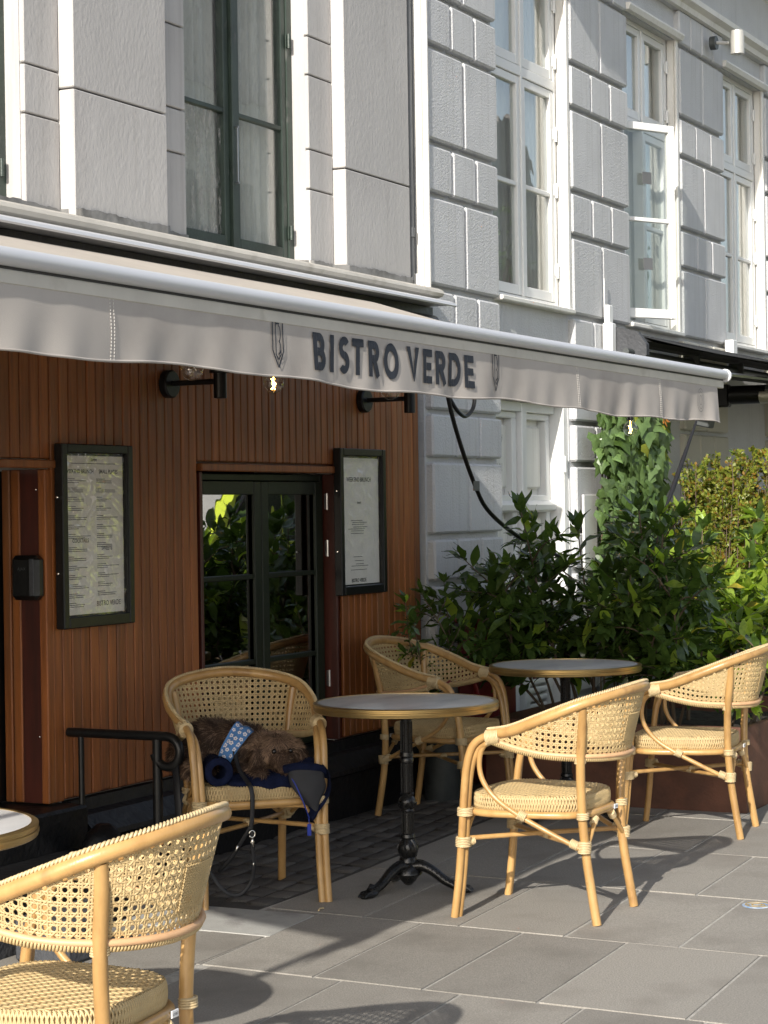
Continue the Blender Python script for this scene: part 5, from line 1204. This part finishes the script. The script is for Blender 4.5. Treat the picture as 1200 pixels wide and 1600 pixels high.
# ivy column on the pier
def ivy_leaf(m, seed):
    r = random.Random(seed); pts = [(0, 0), (-.10, .34), (.22, .50), (.42, .26), (1.0, .0), (.42, -.26), (.22, -.50), (-.10, -.34)]
    q = MB(); vs = [(.25, 0, .05)]+[(x*(1+r.uniform(-.08, .08)), y*(1+r.uniform(-.08, .08)), -.16*(x*x+y*y)+r.uniform(-.02, .02)) for x, y in pts]
    q.add(vs, [(0, i+1, (i+1) % 8+1) for i in range(8)]); return q.mesh('leaf', m, recalc=False)
IV = [ivy_leaf('ivy', 1), ivy_leaf('ivy', 2), ivy_leaf('laurel', 3), ivy_leaf('hedge_leaf', 4)]
r = random.Random(33); it = thing('ivy', (12.65, 4.72, .6), 'thick ivy climbing the white pier beside the door', 'climbing plant'); lv = []; stq = MB()
x0, x1 = 12.02, 12.98
for k in range(9):
    xx = x0+.1+(x1-x0-.2)*k/8; stq.tube(smooth_path([(xx, 4.74, .0), (xx+r.uniform(-.1, .1), 4.73, .7), (xx+r.uniform(-.12, .12), 4.72, 1.4), (xx+r.uniform(-.1, .1), 4.72, 2.05)], 6), .007, 5)
for k in range(1450):
    z = .55+1.62*r.random()**.9; w_ = 1-.12*math.sin(z*5)-.25*max(0, z-1.95)/.2; xm = (x0+x1)/2+.05*math.sin(z*3); px = xm+(r.random()-.5)*(x1-x0)*w_
    bulge = .30*math.sqrt(max(0, 1-((px-xm)/((x1-x0)/2+.05))**2)); py = 4.76-bulge*r.uniform(.35, 1.0)
    d = Vector((r.uniform(-.6, .6), r.uniform(-.35, .05), r.uniform(-1.0, -.1))); up = Vector((r.uniform(-1.0, -.2), -1, r.uniform(.0, .6)))
    lv.append((orient(Vector((px, py, z)), d, up, r.uniform(.075, .130), r.uniform(-.45, .45)), r.choices(range(4), (6, 6, 1.5, .5))[0]))
stq.build('stem', 'bark', it, smooth='all'); place_leaves(it, lv, IV)
q = MB()
for k in range(7): 
    a = k*.9; q.add([(12.55+.035*math.cos(a)*0, 4.44, 2.06), (12.55+.05*math.cos(a), 4.43, 2.06+.05*math.sin(a)), (12.55+.075*math.cos(a+.35), 4.42, 2.06+.075*math.sin(a+.35)), (12.55+.05*math.cos(a+.6), 4.44, 2.06+.05*math.sin(a+.6))], [(0, 1, 2, 3)])
o = put('orange_leaf', q.mesh('orange_leaf', 'orange_leaf', recalc=False), it)
bp = MB().box(13.30, 13.38, 4.50, 4.58, 0, 1.05, .006).build('black_post', 'black_metal'); tag(bp, 'short black post at the right foot of the ivy', 'post')
nb_ = MB(); nb_.box(11.93, 12.15, 4.752, 4.768, 1.08, 1.56, .004); nb_.build('niche_panel', 'white_paint'); tag(bpy.data.objects['niche_panel'], 'narrow white panel standing for the framed niche left of the ivy', 'niche')  # flat panel added in place of the white-framed niche

# ================================================================== ACROSS THE STREET (seen only as reflections in the panes)
van = thing('delivery_car', (17.2, -1.3, -.11), 'bright yellow green car parked in the street, mirrored in the window panes', 'car')
VY0, VY1 = -2.15, -.45
side = [(-1.9, .30), (-1.95, .82), (-1.75, 1.02), (-1.0, 1.15), (-.35, 1.74), (1.2, 1.80), (1.85, 1.2), (1.95, .9), (1.92, .30)]
vx = 17.2
MB().prism([(vx+a, b) for a, b in side], 'Y', VY0, VY1).build('body', 'van_yellow', van)
q = MB(); 
for y in (VY0-.004, VY1+.0): q.prism([(vx-.72, 1.20), (vx-.28, 1.62), (vx+.38, 1.66), (vx+.38, 1.20)], 'Y', y, y+.004); q.prism([(vx+.45, 1.20), (vx+.45, 1.66), (vx+1.1, 1.66), (vx+1.5, 1.20)], 'Y', y, y+.004)
q.build('side_window', 'frame_olive', van)
q = MB(); q.add([(vx-.94, VY0+.08, 1.21), (vx-.94, VY1-.08, 1.21), (vx-.39, VY1-.16, 1.71), (vx-.39, VY0+.16, 1.71)], [(0, 1, 2, 3)]); q.v = [(x-.012, y, z+.01) for x, y, z in q.v]; q.build('windscreen', 'lamp_silver', van)
for dx in (-1.25, 1.2):
    for y in (VY0+.02, VY1-.2): MB().lathe([(0, 0), (.20, 0), (.31, .01), (.32, .10), (.31, .18), (0, .18)], (vx+dx, y+.18, .22), 28, 'Y').build('wheel', 'rubber', van, smooth=True)
for y in (VY0+.15, VY1-.45): MB().box(vx-1.965, vx-1.93, y, y+.3, .66, .80, .01).build('headlight', 'chrome', van)
def street_tree(x, y, h, label, seed):
    r = random.Random(seed); t = thing('street_tree', (x, y, -.1), label, 'tree'); tr = MB(); q = MB()
    tr.tube(smooth_path([(x, y, -.2), (x+.1, y, h*.35), (x-.05, y+.1, h*.75)], 6), [.14]*5+[.11]*4+[.06]*4, 10)
    for k in range(14):
        a = r.uniform(0, 6.28); z = h*r.uniform(.25, .7); e = Vector((x+math.cos(a)*h*.28, y+math.sin(a)*h*.28, z+h*.22)); tr.tube([(x, y, z), ((x+e.x)/2, (y+e.y)/2, z+h*.13), tuple(e)], [.05, .035, .015], 6)
    for k in range(5200):
        cl = r.randrange(26); rr = random.Random(cl*7+seed); c = Vector((x+rr.uniform(-.3, .3)*h, y+rr.uniform(-.3, .3)*h, h*rr.uniform(.25, .95))); p = c+Vector((r.gauss(0, .09*h), r.gauss(0, .09*h), r.gauss(0, .08*h)))
        d = Vector((r.uniform(-1, 1), r.uniform(-1, 1), r.uniform(-1, 1))).normalized()*.11; s_ = d.orthogonal().normalized()*.04; q.add([p, p+d*.5+s_, p+d, p+d*.5-s_], [(0, 1, 2, 3)])
    tr.build('trunk', 'bark', t, smooth=True); o = put('crown', q.mesh('crown', 'street_leaf', recalc=False), t); o['kind'] = 'stuff'
street_tree(19.2, .6, 3.2, 'low leafy tree across the pavement, mirrored in the right window sash', 1)
street_tree(24.0, -1.5, 5.0, 'round leafy tree further along the street, mirrored in the panes', 2)
def townhouse(x0, x1, y, h, m, label):
    t = thing('townhouse', ((x0+x1)/2, y-4, -.1), label, 'building')
    MB().box(x0, x1, y-8, y, -.2, h).build('wall', m, t)
    q = MB(); xm = (x0+x1)/2; q.prism([(x0-.2, h), (xm, h+4.2), (x1+.2, h)], 'Y', y-8, y+.15); q.build('roof', 'roof_tile', t)
    n = int((x1-x0)/2.2)
    for k in range(n):
        for f in range(int(h/3.2)):
            xx = x0+(x1-x0)*(k+.5)/n; z = .9+3.2*f; blk('window', t, xx-.5, xx+.5, y+.001, y+.05, z, z+1.8, 'frame_olive', .01); 
townhouse(24, 34, -14, 9.5, 'stucco_warm', 'grey gabled townhouse across the street, mirrored in the upper panes')
townhouse(34.3, 47, -14.5, 11, 'beige_wall', 'cream gabled townhouse across the street, mirrored in the upper panes')
townhouse(47.3, 60, -14, 8.5, 'brick_red', 'lower brick townhouse at the far end of the street, mirrored in the panes')
for o in bpy.data.objects:
    for k in ('local', 'base'):
        if k in o: del o[k]
